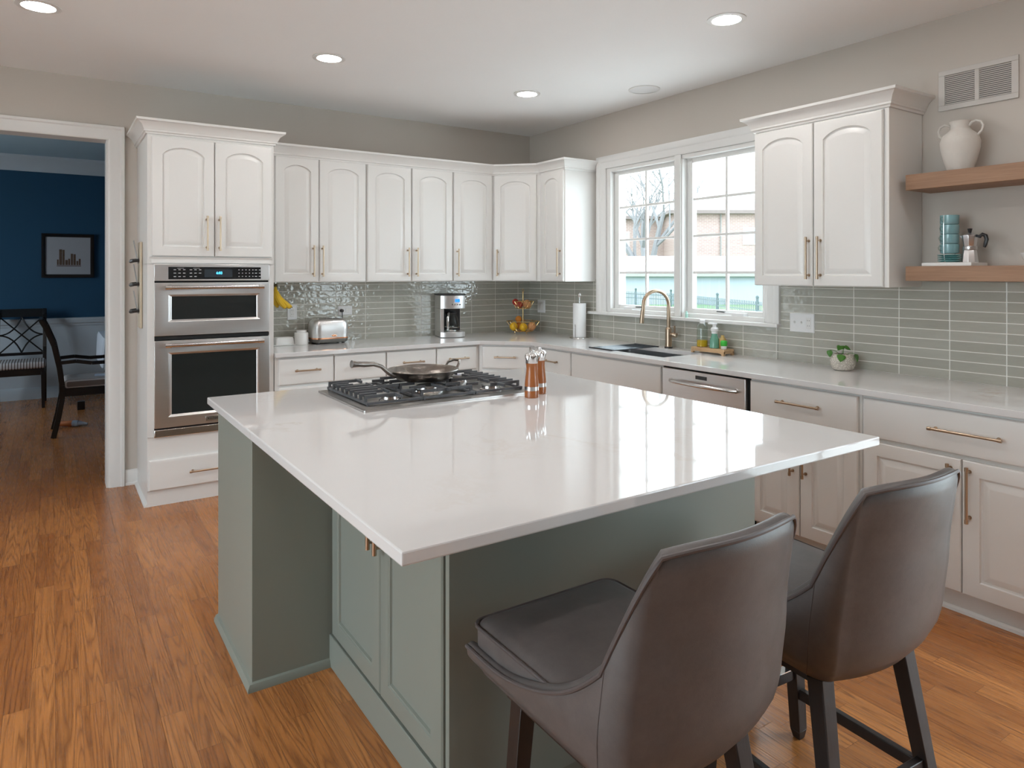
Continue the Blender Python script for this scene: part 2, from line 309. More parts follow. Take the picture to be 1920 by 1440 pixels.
# ------------------------------------------------------------------ geometry helpers
class G:
    def __init__(s): s.bm = bmesh.new(); s.mi = 0
    def f(s, vs):
        try:
            fc = s.bm.faces.new(vs); fc.material_index = s.mi; return fc
        except ValueError: return None
    def v(s, p): return s.bm.verts.new(p)
    def box(s, x0, x1, y0, y1, z0, z1):
        if x0 > x1: x0, x1 = x1, x0
        if y0 > y1: y0, y1 = y1, y0
        if z0 > z1: z0, z1 = z1, z0
        v = [s.v(p) for p in ((x0, y0, z0), (x1, y0, z0), (x1, y1, z0), (x0, y1, z0), (x0, y0, z1), (x1, y0, z1), (x1, y1, z1), (x0, y1, z1))]
        for q in ((3, 2, 1, 0), (4, 5, 6, 7), (0, 1, 5, 4), (1, 2, 6, 5), (2, 3, 7, 6), (3, 0, 4, 7)): s.f([v[i] for i in q])
        return s
    def loops(s, loops, cap0=True, cap1=True, closed=True, ring=False):
        """bridge a list of equal-length vertex loops"""
        vl = [[s.v(p) for p in lp] for lp in loops]
        n = len(vl[0])
        pairs = list(zip(vl, vl[1:])) + ([(vl[-1], vl[0])] if ring else [])
        for a, b in pairs:
            for i in range(n if closed else n-1):
                j = (i+1) % n
                s.f((a[i], a[j], b[j], b[i]))
        if cap0 and not ring: s.f(list(reversed(vl[0])))
        if cap1 and not ring: s.f(vl[-1])
        return s
    def lathe(s, prof, c=(0, 0, 0), n=28, cap0=True, cap1=True, sx=1., sy=1.):
        lp = [[(c[0]+r*sx*cos(2*PI*i/n), c[1]+r*sy*sin(2*PI*i/n), c[2]+z) for i in range(n)] for r, z in prof]
        return s.loops(lp, cap0, cap1)
    def cyl(s, p0, p1, r0, r1=None, n=16):
        r1 = r0 if r1 is None else r1
        p0, p1 = Vector(p0), Vector(p1); d = (p1-p0).normalized()
        a = d.orthogonal().normalized(); b = d.cross(a)
        lp = [[p+(a*cos(2*PI*i/n)+b*sin(2*PI*i/n))*r for i in range(n)] for p, r in ((p0, r0), (p1, r1))]
        return s.loops(lp)
    def tube(s, pts, r, n=10, closed=False, flat=1.):
        pts = [Vector(p) for p in pts]; m = len(pts)
        rs = r if isinstance(r, (list, tuple)) else [r]*m
        T = []
        for i in range(m):
            a = pts[(i-1) % m] if (closed or i > 0) else pts[i]; b = pts[(i+1) % m] if (closed or i < m-1) else pts[i]
            T.append((b-a).normalized())
        up = T[0].orthogonal().normalized(); lp = []
        for i in range(m):
            up = (up-T[i]*up.dot(T[i]))
            up = up.normalized() if up.length > 1e-6 else T[i].orthogonal().normalized()
            bt = T[i].cross(up)
            lp.append([pts[i]+(up*cos(2*PI*k/n)+bt*sin(2*PI*k/n)*flat)*rs[i] for k in range(n)])
        return s.loops(lp, ring=closed)
    def bar(s, p0, p1, w, h, w1=None, h1=None, side=(1, 0, 0)):
        """tapered rectangular bar from p0 to p1"""
        p0, p1 = Vector(p0), Vector(p1); d = (p1-p0).normalized(); a = Vector(side); a = (a-d*a.dot(d)).normalized(); b = d.cross(a)
        w1 = w if w1 is None else w1; h1 = h if h1 is None else h1
        return s.loops([[p+a*sx*ww/2+b*sy*hh/2 for sx, sy in ((-1, -1), (1, -1), (1, 1), (-1, 1))] for p, ww, hh in ((p0, w, h), (p1, w1, h1))])
    def prism(s, poly, z0, z1, ax='z'):
        mp = {'z': lambda a, b, c: (a, b, c), 'y': lambda a, b, c: (a, c, b), 'x': lambda a, b, c: (c, a, b)}[ax]
        return s.loops([[mp(a, b, c) for a, b in poly] for c in (z0, z1)])
    def sphere(s, c, r, n=16, m=10, sx=1., sy=1., sz=1.):
        prof = [(max(1e-4, sin(PI*i/m))*r, -cos(PI*i/m)*r*sz) for i in range(m+1)]
        return s.lathe(prof, c, n, sx=sx, sy=sy)
    def rbox(s, x0, x1, y0, y1, z0, z1, r, n=5, rz=.0, k=3):
        """box with rounded vertical corners and optionally rounded top/bottom edges rz"""
        def lp(ins, z):
            rr = max(r-ins, .0005); a0, a1, b0, b1 = x0+ins, x1-ins, y0+ins, y1-ins; o = []
            for cx, cy, st in ((a1-rr, b1-rr, 0), (a0+rr, b1-rr, 90), (a0+rr, b0+rr, 180), (a1-rr, b0+rr, 270)):
                for i in range(n+1):
                    t = rad(st+90*i/n); o.append((cx+rr*cos(t), cy+rr*sin(t), z))
            return o
        ls = []
        if rz:
            for i in range(k+1):
                t = PI/2*i/k; ls.append(lp(rz*(1-sin(t)), z0+rz*(1-cos(t))))
            for i in range(k+1):
                t = PI/2*i/k; ls.append(lp(rz*(1-cos(t)), z1-rz*(1-sin(t))))
        else: ls = [lp(0, z0), lp(0, z1)]
        return s.loops(ls)
    def sweep(s, prof, path, out):
        """moulding: prof = [(outward, z)], path = plan points, out = outward normals per segment (mitred)"""
        lp = []
        for i, p in enumerate(path):
            n0 = Vector(out[max(i-1, 0)]) if i > 0 else Vector(out[0]); n1 = Vector(out[min(i, len(out)-1)])
            bis = n0+n1; d = bis/(1+n0.dot(n1))
            lp.append([(p[0]+d.x*o, p[1]+d.y*o, z) for o, z in prof])
        return s.loops(lp)
    def m(s, i): s.mi = i; return s

def mk(name, g, mats, parent=None, bevel=0., smooth=35, world=False, seg=2):
    bm = g.bm
    bmesh.ops.recalc_face_normals(bm, faces=bm.faces)
    if smooth:
        th = rad(smooth)
        for fc in bm.faces: fc.smooth = True
        for e in bm.edges:
            if len(e.link_faces) == 2 and e.calc_face_angle(0) > th: e.smooth = False
    me = bpy.data.meshes.new(name)
    if world and parent is not None:
        bmesh.ops.transform(bm, matrix=FR[parent.name].inverted(), verts=bm.verts)
    bm.to_mesh(me); bm.free()
    for mm in (mats if isinstance(mats, (list, tuple)) else [mats]): me.materials.append(M[mm] if isinstance(mm, str) else mm)
    o = bpy.data.objects.new(name, me); COL.objects.link(o)
    if parent is not None:
        o.parent = parent
        FR[o.name] = FR.get(parent.name, Matrix())
    if bevel:
        b = o.modifiers.new('soft_edges', 'BEVEL'); b.width = bevel; b.segments = seg; b.limit_method = 'ANGLE'; b.angle_limit = rad(40)
    return o
FR = {}
def tag(o, label, cat, group=None):
    o['label'] = label; o['category'] = cat
    if group: o['group'] = group
    return o
def thing(name, label, cat, loc=(0, 0, 0), rz=0., group=None):
    o = bpy.data.objects.new(name, None); COL.objects.link(o); o.empty_display_size = .05
    o.location = loc; o.rotation_euler = (0, 0, rz)
    FR[o.name] = Matrix.Translation(loc) @ Matrix.Rotation(rz, 4, 'Z')
    return tag(o, label, cat, group)
def solo(name, g, mats, label, cat, loc=(0, 0, 0), group=None, bevel=0., smooth=35, world=True):
    """a thing that is one mesh; geometry given in world coordinates, origin moved to loc"""
    if world: bmesh.ops.translate(g.bm, vec=-Vector(loc), verts=g.bm.verts)
    o = mk(name, g, mats, None, bevel, smooth); o.location = loc
    FR[o.name] = Matrix.Translation(loc)
    return tag(o, label, cat, group)
def struct(name, g, mats, parent=None, bevel=0., smooth=35):
    o = mk(name, g, mats, parent, bevel, smooth)
    o['kind'] = 'structure'
    return o
def plabel(o, t): o['label'] = t; return o
def dup(root, loc, rz=None, label=None):
    r = root.copy(); COL.objects.link(r); r.location = loc
    if rz is not None: r.rotation_euler = (0, 0, rz)
    if label: r['label'] = label
    for ch in list(root.children):
        c = ch.copy(); COL.objects.link(c); c.parent = r
        for gc in list(ch.children):
            d = gc.copy(); COL.objects.link(d); d.parent = c
    return r
def text_mesh(txt, size, depth=.0006):
    cu = bpy.data.curves.new('lettering', 'FONT'); cu.body = txt; cu.size = size; cu.extrude = depth; cu.align_x = 'CENTER'; cu.align_y = 'CENTER'
    to = bpy.data.objects.new('lettering_source', cu); COL.objects.link(to)
    dg = bpy.context.evaluated_depsgraph_get(); dg.update()
    me = bpy.data.meshes.new_from_object(to.evaluated_get(dg))
    bpy.data.objects.remove(to); bpy.data.curves.remove(cu)
    return me
def text_part(name, txt, size, mt, parent, pos):
    """lettering standing upright in a front that faces local -y"""
    me = text_mesh(txt, size); me.transform(Matrix.Translation(pos) @ Matrix.Rotation(PI/2, 4, 'X'))
    me.materials.clear(); me.materials.append(M[mt])
    o = bpy.data.objects.new(name, me); COL.objects.link(o); o.parent = parent; FR[o.name] = FR.get(parent.name, Matrix())
    return o

# ------------------------------------------------------------------ room shell
H = 2.775
XL, YR = -7.0, -8.7      # far side walls of the kitchen / family room
g = G(); g.box(XL-.2, .2, YR-.2, 4.6, -.1, 0); struct('floor', g, 'floor', smooth=0)
g = G(); g.box(XL-.2, .2, YR-.2, .14, H, H+.12); struct('ceiling', g, 'ceiling', smooth=0)
# back wall with doorway x -4.75..-3.506, top 2.366
DX0, DX1, DZ = -4.75, -3.506, 2.378
g = G(); g.box(XL, DX0, 0, .14, 0, H); g.box(DX0, DX1, 0, .14, DZ, H); g.box(DX1, .2, 0, .14, 0, H); struct('wall_back', g, 'wall', smooth=0)
# right wall: kitchen window and patio door
WY0, WY1, WZ0, WZ1 = -1.11, -2.66, 1.142, 2.325
PY0, PY1, PZ1 = -4.85, -7.25, 2.1
g = G()
g.box(0, .2, .14, WY0, 0, H); g.box(0, .2, WY0, WY1, 0, WZ0); g.box(0, .2, WY0, WY1, WZ1, H); g.box(0, .2, WY1, PY0, 0, H)
g.box(0, .2, PY0, PY1, PZ1, H); g.box(0, .2, PY1, YR, 0, H); struct('wall_right', g, 'wall', smooth=0)
RZ0, RZ1 = .15, 2.5
LY0, LY1 = -5.3, -2.3
g = G(); g.box(XL-.2, XL, YR, LY0, 0, H); g.box(XL-.2, XL, LY1, 0, 0, H); g.box(XL-.2, XL, LY0, LY1, 0, RZ0); g.box(XL-.2, XL, LY0, LY1, RZ1, H); struct('wall_left', g, 'wall', smooth=0)
g = G(); g.box(XL, .2, YR-.2, YR, 0, H); struct('wall_front', g, 'bounce_dimming', smooth=0)  # unseen rear wall, kept dark to dim its bounce
# dining room beyond the doorway
DH = 2.82
g = G(); g.box(-6.4, -1.9, 4.36, 4.5, 0, DH); struct('wall_dining_back', g, 'blue', smooth=0)
g = G(); g.box(-2.05, -1.9, .14, 4.36, 0, DH); struct('wall_dining_right', g, 'blue', smooth=0)
g = G(); g.box(-6.4, -6.25, .14, 1.9, 0, DH); g.box(-6.4, -6.25, 3.1, 4.36, 0, DH); g.box(-6.4, -6.25, 1.9, 3.1, 0, 1.0); g.box(-6.4, -6.25, 1.9, 3.1, 2.3, DH); struct('wall_dining_left', g, 'blue', smooth=0)  # unseen opening added to let daylight into the dining room
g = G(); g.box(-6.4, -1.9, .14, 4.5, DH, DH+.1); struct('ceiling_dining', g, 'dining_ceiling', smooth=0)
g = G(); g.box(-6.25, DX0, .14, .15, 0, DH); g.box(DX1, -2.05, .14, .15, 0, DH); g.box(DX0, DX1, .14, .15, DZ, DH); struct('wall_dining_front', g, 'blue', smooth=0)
# wainscot, chair rail, crown and skirting of the dining room
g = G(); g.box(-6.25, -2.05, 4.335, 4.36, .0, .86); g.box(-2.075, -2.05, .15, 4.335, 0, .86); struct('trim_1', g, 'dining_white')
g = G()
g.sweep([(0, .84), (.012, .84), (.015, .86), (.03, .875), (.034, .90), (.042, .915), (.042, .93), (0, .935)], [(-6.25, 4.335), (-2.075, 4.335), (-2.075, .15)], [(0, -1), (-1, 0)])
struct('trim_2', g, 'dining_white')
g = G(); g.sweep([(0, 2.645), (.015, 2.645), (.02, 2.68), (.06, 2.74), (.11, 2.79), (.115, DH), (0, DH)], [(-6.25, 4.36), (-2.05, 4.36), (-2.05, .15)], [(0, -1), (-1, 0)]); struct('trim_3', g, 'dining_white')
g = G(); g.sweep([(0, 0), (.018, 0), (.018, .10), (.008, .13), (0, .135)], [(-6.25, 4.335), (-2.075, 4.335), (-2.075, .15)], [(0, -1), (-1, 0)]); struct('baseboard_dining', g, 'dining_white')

# doorway casing + jamb
cw = .098
casing = [(.0, 0), (.0, .012), (.012, .02), (.07, .022), (.078, .03), (.094, .03), (cw, .02), (cw, 0)]   # (across, out)
g = G()
def casing_loop(ins):   # inner boundary points of the doorway offset outwards by ins
    return [(DX0-ins, 0), (DX0-ins, DZ-.012+ins), (DX1+ins, DZ-.012+ins), (DX1+ins, 0)]
lp = []
for a, o in casing:
    lp.append([(x, -o, z) for x, z in casing_loop(a)])
lp2 = list(map(list, zip(*lp)))
g.loops(lp2)
g.box(DX1-.012, DX1, -.005, .15, 0, DZ); g.box(DX0, DX0+.012, -.005, .15, 0, DZ); g.box(DX0, DX1, -.005, .15, DZ-.012, DZ)
struct('trim_4', g, 'trim')
# skirting between casing and tall cabinet, shoe moulding along the cabinet side
bbp = [(0, 0), (.022, 0), (.022, .012), (.014, .02), (.014, .09), (.006, .105), (0, .105)]
g = G(); g.sweep(bbp, [(-3.406, 0), (-3.332, 0)], [(0, -1)]); struct('baseboard_back', g, 'trim')

# ------------------------------------------------------------------ kitchen window
win = bpy.data.objects.new('window_1', None); COL.objects.link(win); win['kind'] = 'structure'; win.location = (0, -1.885, WZ0); FR['window_1'] = Matrix.Translation(win.location)
g = G()
CY0, CY1, CZ1 = -1.012, -2.74, 2.425
lps = []
cs = [(.0, .0), (.0, .012), (.01, .018), (.05, .02), (.062, .03), (.088, .034), (.1, .03), (.1, 0)]
for y, z, sy, sz in ((WY0, WZ0, 1, 0), (WY0, WZ1, 1, 1), (WY1, WZ1, -1, 1), (WY1, WZ0, -1, 0)):
    lps.append([(-o, y+sy*a, z+sz*a) for a, o in cs])
g.loops(lps)
mk('casing', g, 'trim', win, world=True)
g = G(); g.box(-.055, .05, -.925, -2.765, 1.118, 1.142); mk('stool', g, 'trim', win, .004, world=True)
g = G()   # jambs, head and centre mullion
g.box(.0, .17, WY0, WY0-.0455, WZ0, WZ1); g.box(0, .17, WY1, WY1+.0245, WZ0, WZ1); g.box(0, .17, WY0-.046, WY1+.025, WZ1-.03, WZ1); g.box(0, .17, WY0-.046, WY1+.025, WZ0-.002, WZ0+.03)
g.box(-.004, .15, -1.8615, -1.9385, WZ0+.0305, WZ1-.0305); g.box(-.014, -.0045, -1.872, -1.928, WZ0+.001, WZ1+.0)
mk('frame', g, 'trim', win, .003, world=True)
def sash(y0, y1):
    z0, z1 = 1.165, 2.30; fw = .05
    s = G(); s.box(.045, .085, y0, y0-fw, z0, z1); s.box(.045, .085, y1+fw, y1, z0, z1); s.box(.045, .085, y0-fw-.0005, y1+fw+.0005, z0, z0+fw-.01); s.box(.045, .085, y0-fw-.0005, y1+fw+.0005, z1-fw+.012, z1)
    so = mk('sash', s, 'trim', win, .003, world=True)
    m_ = G(); yc = (y0+y1)/2
    m_.box(.055, .077, yc-.009, yc+.009, z0+.03, z1-.03)
    for k in (1, 2, 3):
        zz = 1.2+(2.262-1.2)*k/4; m_.box(.0555, .0765, y0-.03, y1+.03, zz-.009, zz+.009)
    mk('muntin', m_, 'trim', so, .002, world=True)
    p = G(); p.box(.066, .070, y0-.02, y1+.02, z0+.02, z1-.02); mk('pane', p, 'pane', so, world=True)
sash(-1.157, -1.860); sash(-1.940, -2.634)
for yc, sg in ((-1.36, -1), (-2.42, 1)):
    c = G(); c.rbox(.0, .05, yc-.05, yc+.05, 1.172, 1.192, .006); c.bar((.005, yc+sg*.05, 1.185), (-.004, yc+sg*.16, 1.19), .012, .008, side=(0, 0, 1))
    mk('crank', c, 'plastic', win, world=True)
    c = G(); c.cyl((-.004, yc+sg*.10, 1.196), (-.004, yc+sg*.165, 1.197), .006); mk('crank_handle', c, 'cap', win, world=True)
# patio door beside the camera (shows up in reflections); unseen side window added to light the room
pd = bpy.data.objects.new('door_1', None); COL.objects.link(pd); pd['kind'] = 'structure'; pd.location = (0, -6.05, 0); FR['door_1'] = Matrix.Translation(pd.location)
g = G()
for a, b in ((PY0, PY0-.09), (PY1+.09, PY1), (-6.00, -6.10)): g.box(.04, .12, a, b, .0, PZ1)
g.box(.04, .12, PY0, PY1, 0, .12); g.box(.04, .12, PY0, PY1, PZ1-.09, PZ1)
for y_ in (-5.45, -6.65): g.box(.07, .09, y_-.012, y_+.012, .1, PZ1-.08)
for z_ in (.52, .92, 1.32, 1.70): g.box(.0705, .0895, PY0-.05, PY1+.05, z_-.012, z_+.012)
mk('frame', g, 'trim', pd, .003, world=True)
g = G(); g.box(.078, .082, PY0-.05, PY1+.05, .1, PZ1-.05); mk('pane', g, 'pane', pd, world=True)
g = G(); g.box(-.02, 0, PY0+.09, PY0, 0, PZ1+.09); g.box(-.02, 0, PY1, PY1-.09, 0, PZ1+.09); g.box(-.02, 0, PY0, PY1, PZ1, PZ1+.09); struct('trim_5', g, 'trim', bevel=.003)
lw_ = bpy.data.objects.new('window_fill', None); COL.objects.link(lw_); lw_['kind'] = 'structure'; lw_.location = (XL, -3.8, RZ0); FR['window_fill'] = Matrix.Translation(lw_.location)  # unseen window, added and placed for light from the side
g = G()
for yy in (LY0+.04, -4.3, -3.3, LY1-.04): g.box(XL-.12, XL-.04, yy-.04, yy+.04, RZ0, RZ1)
g.box(XL-.12, XL-.04, LY0, LY1, RZ0, RZ0+.07); g.box(XL-.12, XL-.04, LY0, LY1, RZ1-.07, RZ1); mk('frame', g, 'trim', lw_, .003, world=True)
g = G(); g.box(XL-.082, XL-.078, LY0+.02, LY1-.02, RZ0+.02, RZ1-.02); mk('pane', g, 'pane', lw_, world=True)

# ------------------------------------------------------------------ tiled backsplash
g = G(); g.box(-2.562, -.008, -.008, 0, .915, 1.392); struct('wall_back_tile', g, 'tile_x', smooth=0)
g = G(); g.box(-.008, 0, 0, CY0+.001, .915, 1.41); g.box(-.008, 0, CY0, CY1, .915, 1.119); g.box(-.008, 0, CY1-.001, -4.62, .915, 1.415); struct('wall_right_tile', g, 'tile_y', smooth=0)

# ------------------------------------------------------------------ cabinet parts
def front_loops(x0, x1, z0, z1, y, kind, t=.02, mx=.058, rise=.0):
    K = 15
    def rect(i, yy):
        a, b, c, d = x0+i, x1-i, z0+i, z1-i
        o = [(a, yy, c), (b, yy, c), (b, yy, d)]
        o += [(b-(b-a)*k/(K+1), yy, d) for k in range(1, K+1)] + [(a, yy, d)]
        return o
    def arch(i, yy):
        a, b, c = x0+mx+i, x1-mx-i, z0+mx+i; top = z1-mx+.004-i
        A, B = x0+mx, x1-mx
        def zt(x):
            q = (x-(A+B)/2)/((B-A)/2); return top-rise*(1-math.sqrt(max(0, 1-min(1, abs(q))**2*.82)))/(1-math.sqrt(.18))
        o = [(a, yy, c), (b, yy, c), (b, yy, zt(b))]
        o += [(b-(b-a)*k/(K+1), yy, zt(b-(b-a)*k/(K+1))) for k in range(1, K+1)] + [(a, yy, zt(a))]
        return o
    ls = [rect(0, y), rect(0, y-t+.006), rect(.004, y-t+.001), rect(.008, y-t)]
    if kind == 'raised': ls += [arch(0, y-t), arch(.003, y-t+.010), arch(.010, y-t+.011), arch(.036, y-t+.001), arch(.04, y-t+.001)]
    elif kind == 'shaker': ls += [arch(0, y-t), arch(.003, y-t+.003), arch(.007, y-t+.003), arch(.010, y-t+.010), arch(.013, y-t+.010)]
    elif kind == 'slab': ls += [rect(.02, y-t)]
    return ls
def add_front(parent, name, x0, x1, z0, z1, kind, mt='cabinet', y=0., mx=.058, rise=0., t=.02):
    g = G(); g.loops(front_loops(x0, x1, z0, z1, y, kind, t, mx, rise)); return mk(name, g, mt, parent, smooth=25)
def add_pull(parent, cx, cz, length, vert, y=-.02, mt='bronze', label=None):
    g = G(); r = .0058; so = .032; h = length/2
    P = (lambda s, yy: (cx, yy, cz+s)) if vert else (lambda s, yy: (cx+s, yy, cz))
    g.cyl(P(-h, y-so), P(h, y-so), r, n=14)
    for sg in (-1, 1):
        g.cyl(P(sg*(h-.001), y-so), P(sg*(h-.016), y-so), r+.0018, n=14)
        g.cyl(P(sg*(h-.022), y), P(sg*(h-.022), y-so), .0045, n=12)
        g.cyl(P(sg*(h-.022), y), P(sg*(h-.022), y-.004), .008, n=12)
    return mk('handle', g, mt, parent)

CROWN = [(0, 0), (.010, 0), (.012, .010), (.020, .014), (.020, .024), (.024, .030), (.034, .052), (.052, .068), (.058, .072), (.064, .074), (.066, .088), (0, .088)]

# ---- tall oven cabinet (front faces -y, local origin front-left-bottom of the carcass)
oc = thing('oven_cabinet', 'tall white cabinet holding the double wall oven, arched doors above and a drawer below', 'cabinet', (-3.332, -.61, 0))
W_ = .768
g = G(); g.box(0, W_, 0, .605, .1, .435); g.box(0, W_, 0, .605, 1.515, 2.335)
g.box(0, .04, 0, .605, .43, 1.52); g.box(W_-.035, W_, 0, .605, .43, 1.52); g.box(.03, W_-.03, .45, .605, .43, 1.52); mk('carcass', g, 'cabinet', oc, .0015)
g = G(); g.box(.0, W_, .012, .6, 0, .1); mk('plinth', g, 'cabinet', oc)
g = G(); g.sweep([(0, 0), (.018, 0), (.016, .010), (.008, .018), (0, .02)], [(0, .605), (0, .012)], [(-1, 0)]); mk('shoe_moulding', g, 'trim', oc)
pr = [(o, 2.33+z) for o, z in CROWN]
g = G(); g.sweep(pr, [(0, .605), (0, 0), (W_, 0), (W_, .205)], [(-1, 0), (0, -1), (1, 0)]); mk('crown_moulding', g, 'cabinet', oc, smooth=30)
g = G(); g.loops([[(x, y, z) for x in ()] for _ in ()]) if False else g.box(.02, W_-.02, -.014, 0, 1.525, 1.548); g.prism([(-.022, 1.562), (0, 1.562), (0, 1.548), (-.014, 1.548)], .012, W_-.012, 'x'); mk('ledge', g, 'cabinet', oc)
for (a, b, hx) in ((.022, .386, .341), (.392, .752, .418)):
    d = add_front(oc, 'door', a, b, 1.568, 2.312, 'raised', rise=.05, mx=.06); add_pull(d, hx, 1.717, .225, True)
d = add_front(oc, 'drawer', .008, W_-.008, .105, .292, 'slab'); add_pull(d, W_/2, .198, .30, False)

# ---- double wall oven
ov = thing('double_oven', 'stainless double wall oven with dark glass doors and black control panel', 'oven', (-3.292, -.61, .43))
OW = .692
g = G(); g.box(.0, OW, .002, .44, .0, 1.088); mk('body', g, 'gap', ov, world=False)
g = G(); g.box(-.004, OW+.002, -.024, .002, .982, 1.087); cp = mk('control_panel', g, 'steel', ov, .003)
g = G(); g.box(.075, OW-.055, -.027, -.0235, .992, 1.070); cg = mk('control_glass', g, 'blackglass', cp, .001)
g = G(); g.box(.285, .455, -.0285, -.0268, 1.004, 1.056); mk('display', g, 'screen', cg)
text_part('clock_digits', '6:03', .022, 'ledblue', cg, (.375, -.029, 1.031))
for k, (cx0, rows) in enumerate(((.112, (3, 3, 3)), (.205, (3, 3, 2)), (.497, (5, 5, 5)), (.605, (2, 2, 2)))):
    g = G()
    for r_, n_ in enumerate(rows):
        for c_ in range(n_):
            dx = .027 if k < 2 else (.022 if k == 2 else .026)
            ww = .007 if k != 2 else .0035
            xx = cx0+c_*dx+(.0 if k != 2 else 0); zz = 1.052-r_*.0215
            g.box(xx-ww, xx+ww, -.0274, -.0268, zz-.0022, zz+.0022)
    if k < 2: g.box(cx0+.013, cx0+.053, -.0274, -.0268, 1.0605, 1.0625)
    mk('button_marks', g, 'mark', cg)
def oven_door(z0, z1, wz0, wz1, hz, name):
    g = G(); x0, x1, t = -.003, OW+.001, .03
    a0, a1 = .075, OW-.062
    # steel frame around a recessed window
    lp = [[(x0, .0, z0), (x1, 0, z0), (x1, 0, z1), (x0, 0, z1)], [(x0, -t, z0), (x1, -t, z0), (x1, -t, z1), (x0, -t, z1)],
          [(a0, -t, wz0), (a1, -t, wz0), (a1, -t, wz1), (a0, -t, wz1)], [(a0+.02, -t+.012, wz0+.012), (a1-.02, -t+.012, wz0+.012), (a1-.02, -t+.012, wz1-.012), (a0+.02, -t+.012, wz1-.012)]]
    g.loops(lp, cap1=False); d = mk(name, g, 'steel', ov, .0015)
    g = G(); g.box(a0+.015, a1-.015, -t+.0125, -.004, wz0+.008, wz1-.008); mk('window', g, 'oven_glass', d)
    g = G(); g.cyl((.056, -.078, hz), (.640, -.078, hz), .0125, n=18)
    hd = mk('handle', g, 'steel_h', d)
    for xx in (.056, .640):
        g = G()
        sg = 1 if xx < .3 else -1
        g.cyl((xx-sg*.004, -.078, hz), (xx+sg*.030, -.078, hz), .0155, n=18); g.cyl((xx+sg*.012, -.078, hz), (xx+sg*.012, -t, hz), .011, n=14)
        mk('handle_end', g, 'chrome', d)
    return d
oven_door(.637, .970, .725, .895, .941, 'door')
g = G(); g.box(.0, OW, -.02, .002, .612, .632); mk('vent_strip', g, 'gap', ov)
d2 = oven_door(.062, .606, .128, .530, .580, 'door')
g = G(); g.box(.292, .405, -.0335, -.030, .078, .108); bd = mk('badge', g, 'steel_h', d2, .001)
text_part('badge_lettering', 'KitchenAid', .0195, 'black', bd, (.3485, -.0338, .093))
g = G(); g.box(-.004, OW+.002, -.022, .002, .002, .050); mk('bottom_trim', g, 'steel_h', ov, .004)
g = G(); g.box(-.002, OW, -.016, .002, .050, .062); mk('bottom_slot', g, 'gap', ov)

# ---- upper cabinets
def upper(label, loc, rz, wd, doors, z0=1.392, z1=2.33, dp=.33, group='white upper cabinets', ends=None):
    c = thing('upper_cabinet', label, 'cabinet', loc, rz, group)
    g = G(); g.box(0, wd, 0, dp-.003, z0-loc[2], z1-loc[2]); mk('carcass', g, 'cabinet', c, .0015)
    for a, b, hx in doors:
        d = add_front(c, 'door', a, b, z0+.004-loc[2], z1-.022-loc[2], 'raised', rise=.045, mx=.058 if b-a > .3 else .05)
        add_pull(d, hx, 1.550-loc[2], .232, True)
    return c
ZU = 1.392
upper('white arched two-door wall cabinet beside the tall oven cabinet, over the toaster', (-2.562, -.33, ZU), 0, .772, [(.078, .395, .352), (.403, .765, .421)])
upper('white arched two-door wall cabinet between the toaster and the coffee maker', (-1.788, -.33, ZU), 0, .760, [(.008, .378, .345), (.388, .755, .422)])
upper('white arched single-door wall cabinet over the coffee maker', (-1.026, -.33, ZU), 0, .395, [(.008, .385, .036)])
# diagonal corner cabinet
dgl = math.hypot(.30, .30)
c = thing('upper_cabinet', 'white arched corner wall cabinet set at an angle above the fruit basket', 'cabinet', (-.631, -.33, ZU), -PI/4, 'white upper cabinets')
g = G()
poly = [(-.631, -.33), (-.33, -.631), (-.003, -.631), (-.003, -.003), (-.631, -.003)]
g.loops([[(x, y, z) for x, y in poly] for z in (ZU, 2.33)]); mk('carcass', g, 'cabinet', c, .001, world=True)
d = add_front(c, 'door', .02, dgl-.03, .004, .916, 'raised', rise=.045); add_pull(d, .055, .158, .232, True)
upper('narrow white arched wall cabinet with one door, next to the window casing', (-.33, -.631, ZU), -PI/2, .344, [(.028, .336, .302)])
# continuous crown
g = G(); pr = [(o, 2.309+z) for o, z in CROWN]
s2 = math.sqrt(.5)
g.sweep(pr, [(-2.561, -.331), (-.631, -.331), (-.331, -.631), (-.331, -.976), (-.003, -.976)], [(0, -1), (-s2, -s2), (-1, 0), (0, -1)])
solo('crown_moulding', g, 'cabinet', 'long white crown moulding along the tops of the back and corner wall cabinets', 'moulding', (-1.6, -.33, 2.309), smooth=30)
# right of the window
rc = thing('upper_cabinet', 'white arched two-door wall cabinet between the window and the wooden shelves', 'cabinet', (-.33, -2.816, 1.388), -PI/2, 'white upper cabinets')
g = G(); g.box(0, .79, 0, .327, 0, .912); mk('carcass', g, 'cabinet', rc, .0015)
g = G(); g.box(.772, .792, -.004, .02, .0, .9); mk('face_stile', g, 'cabinet', rc)
for a, b, hx in ((.004, .381, .362), (.388, .766, .430)):
    d = add_front(rc, 'door', a, b, .002, .897, 'raised', rise=.05, mx=.056); add_pull(d, hx, .155, .232, True)
g = G(); pr = [(o, .905+z) for o, z in CROWN]
g.sweep(pr, [(0, .327), (0, 0), (.79, 0), (.79, .327)], [(-1, 0), (0, -1), (1, 0)]); mk('crown_moulding', g, 'cabinet', rc, smooth=30)

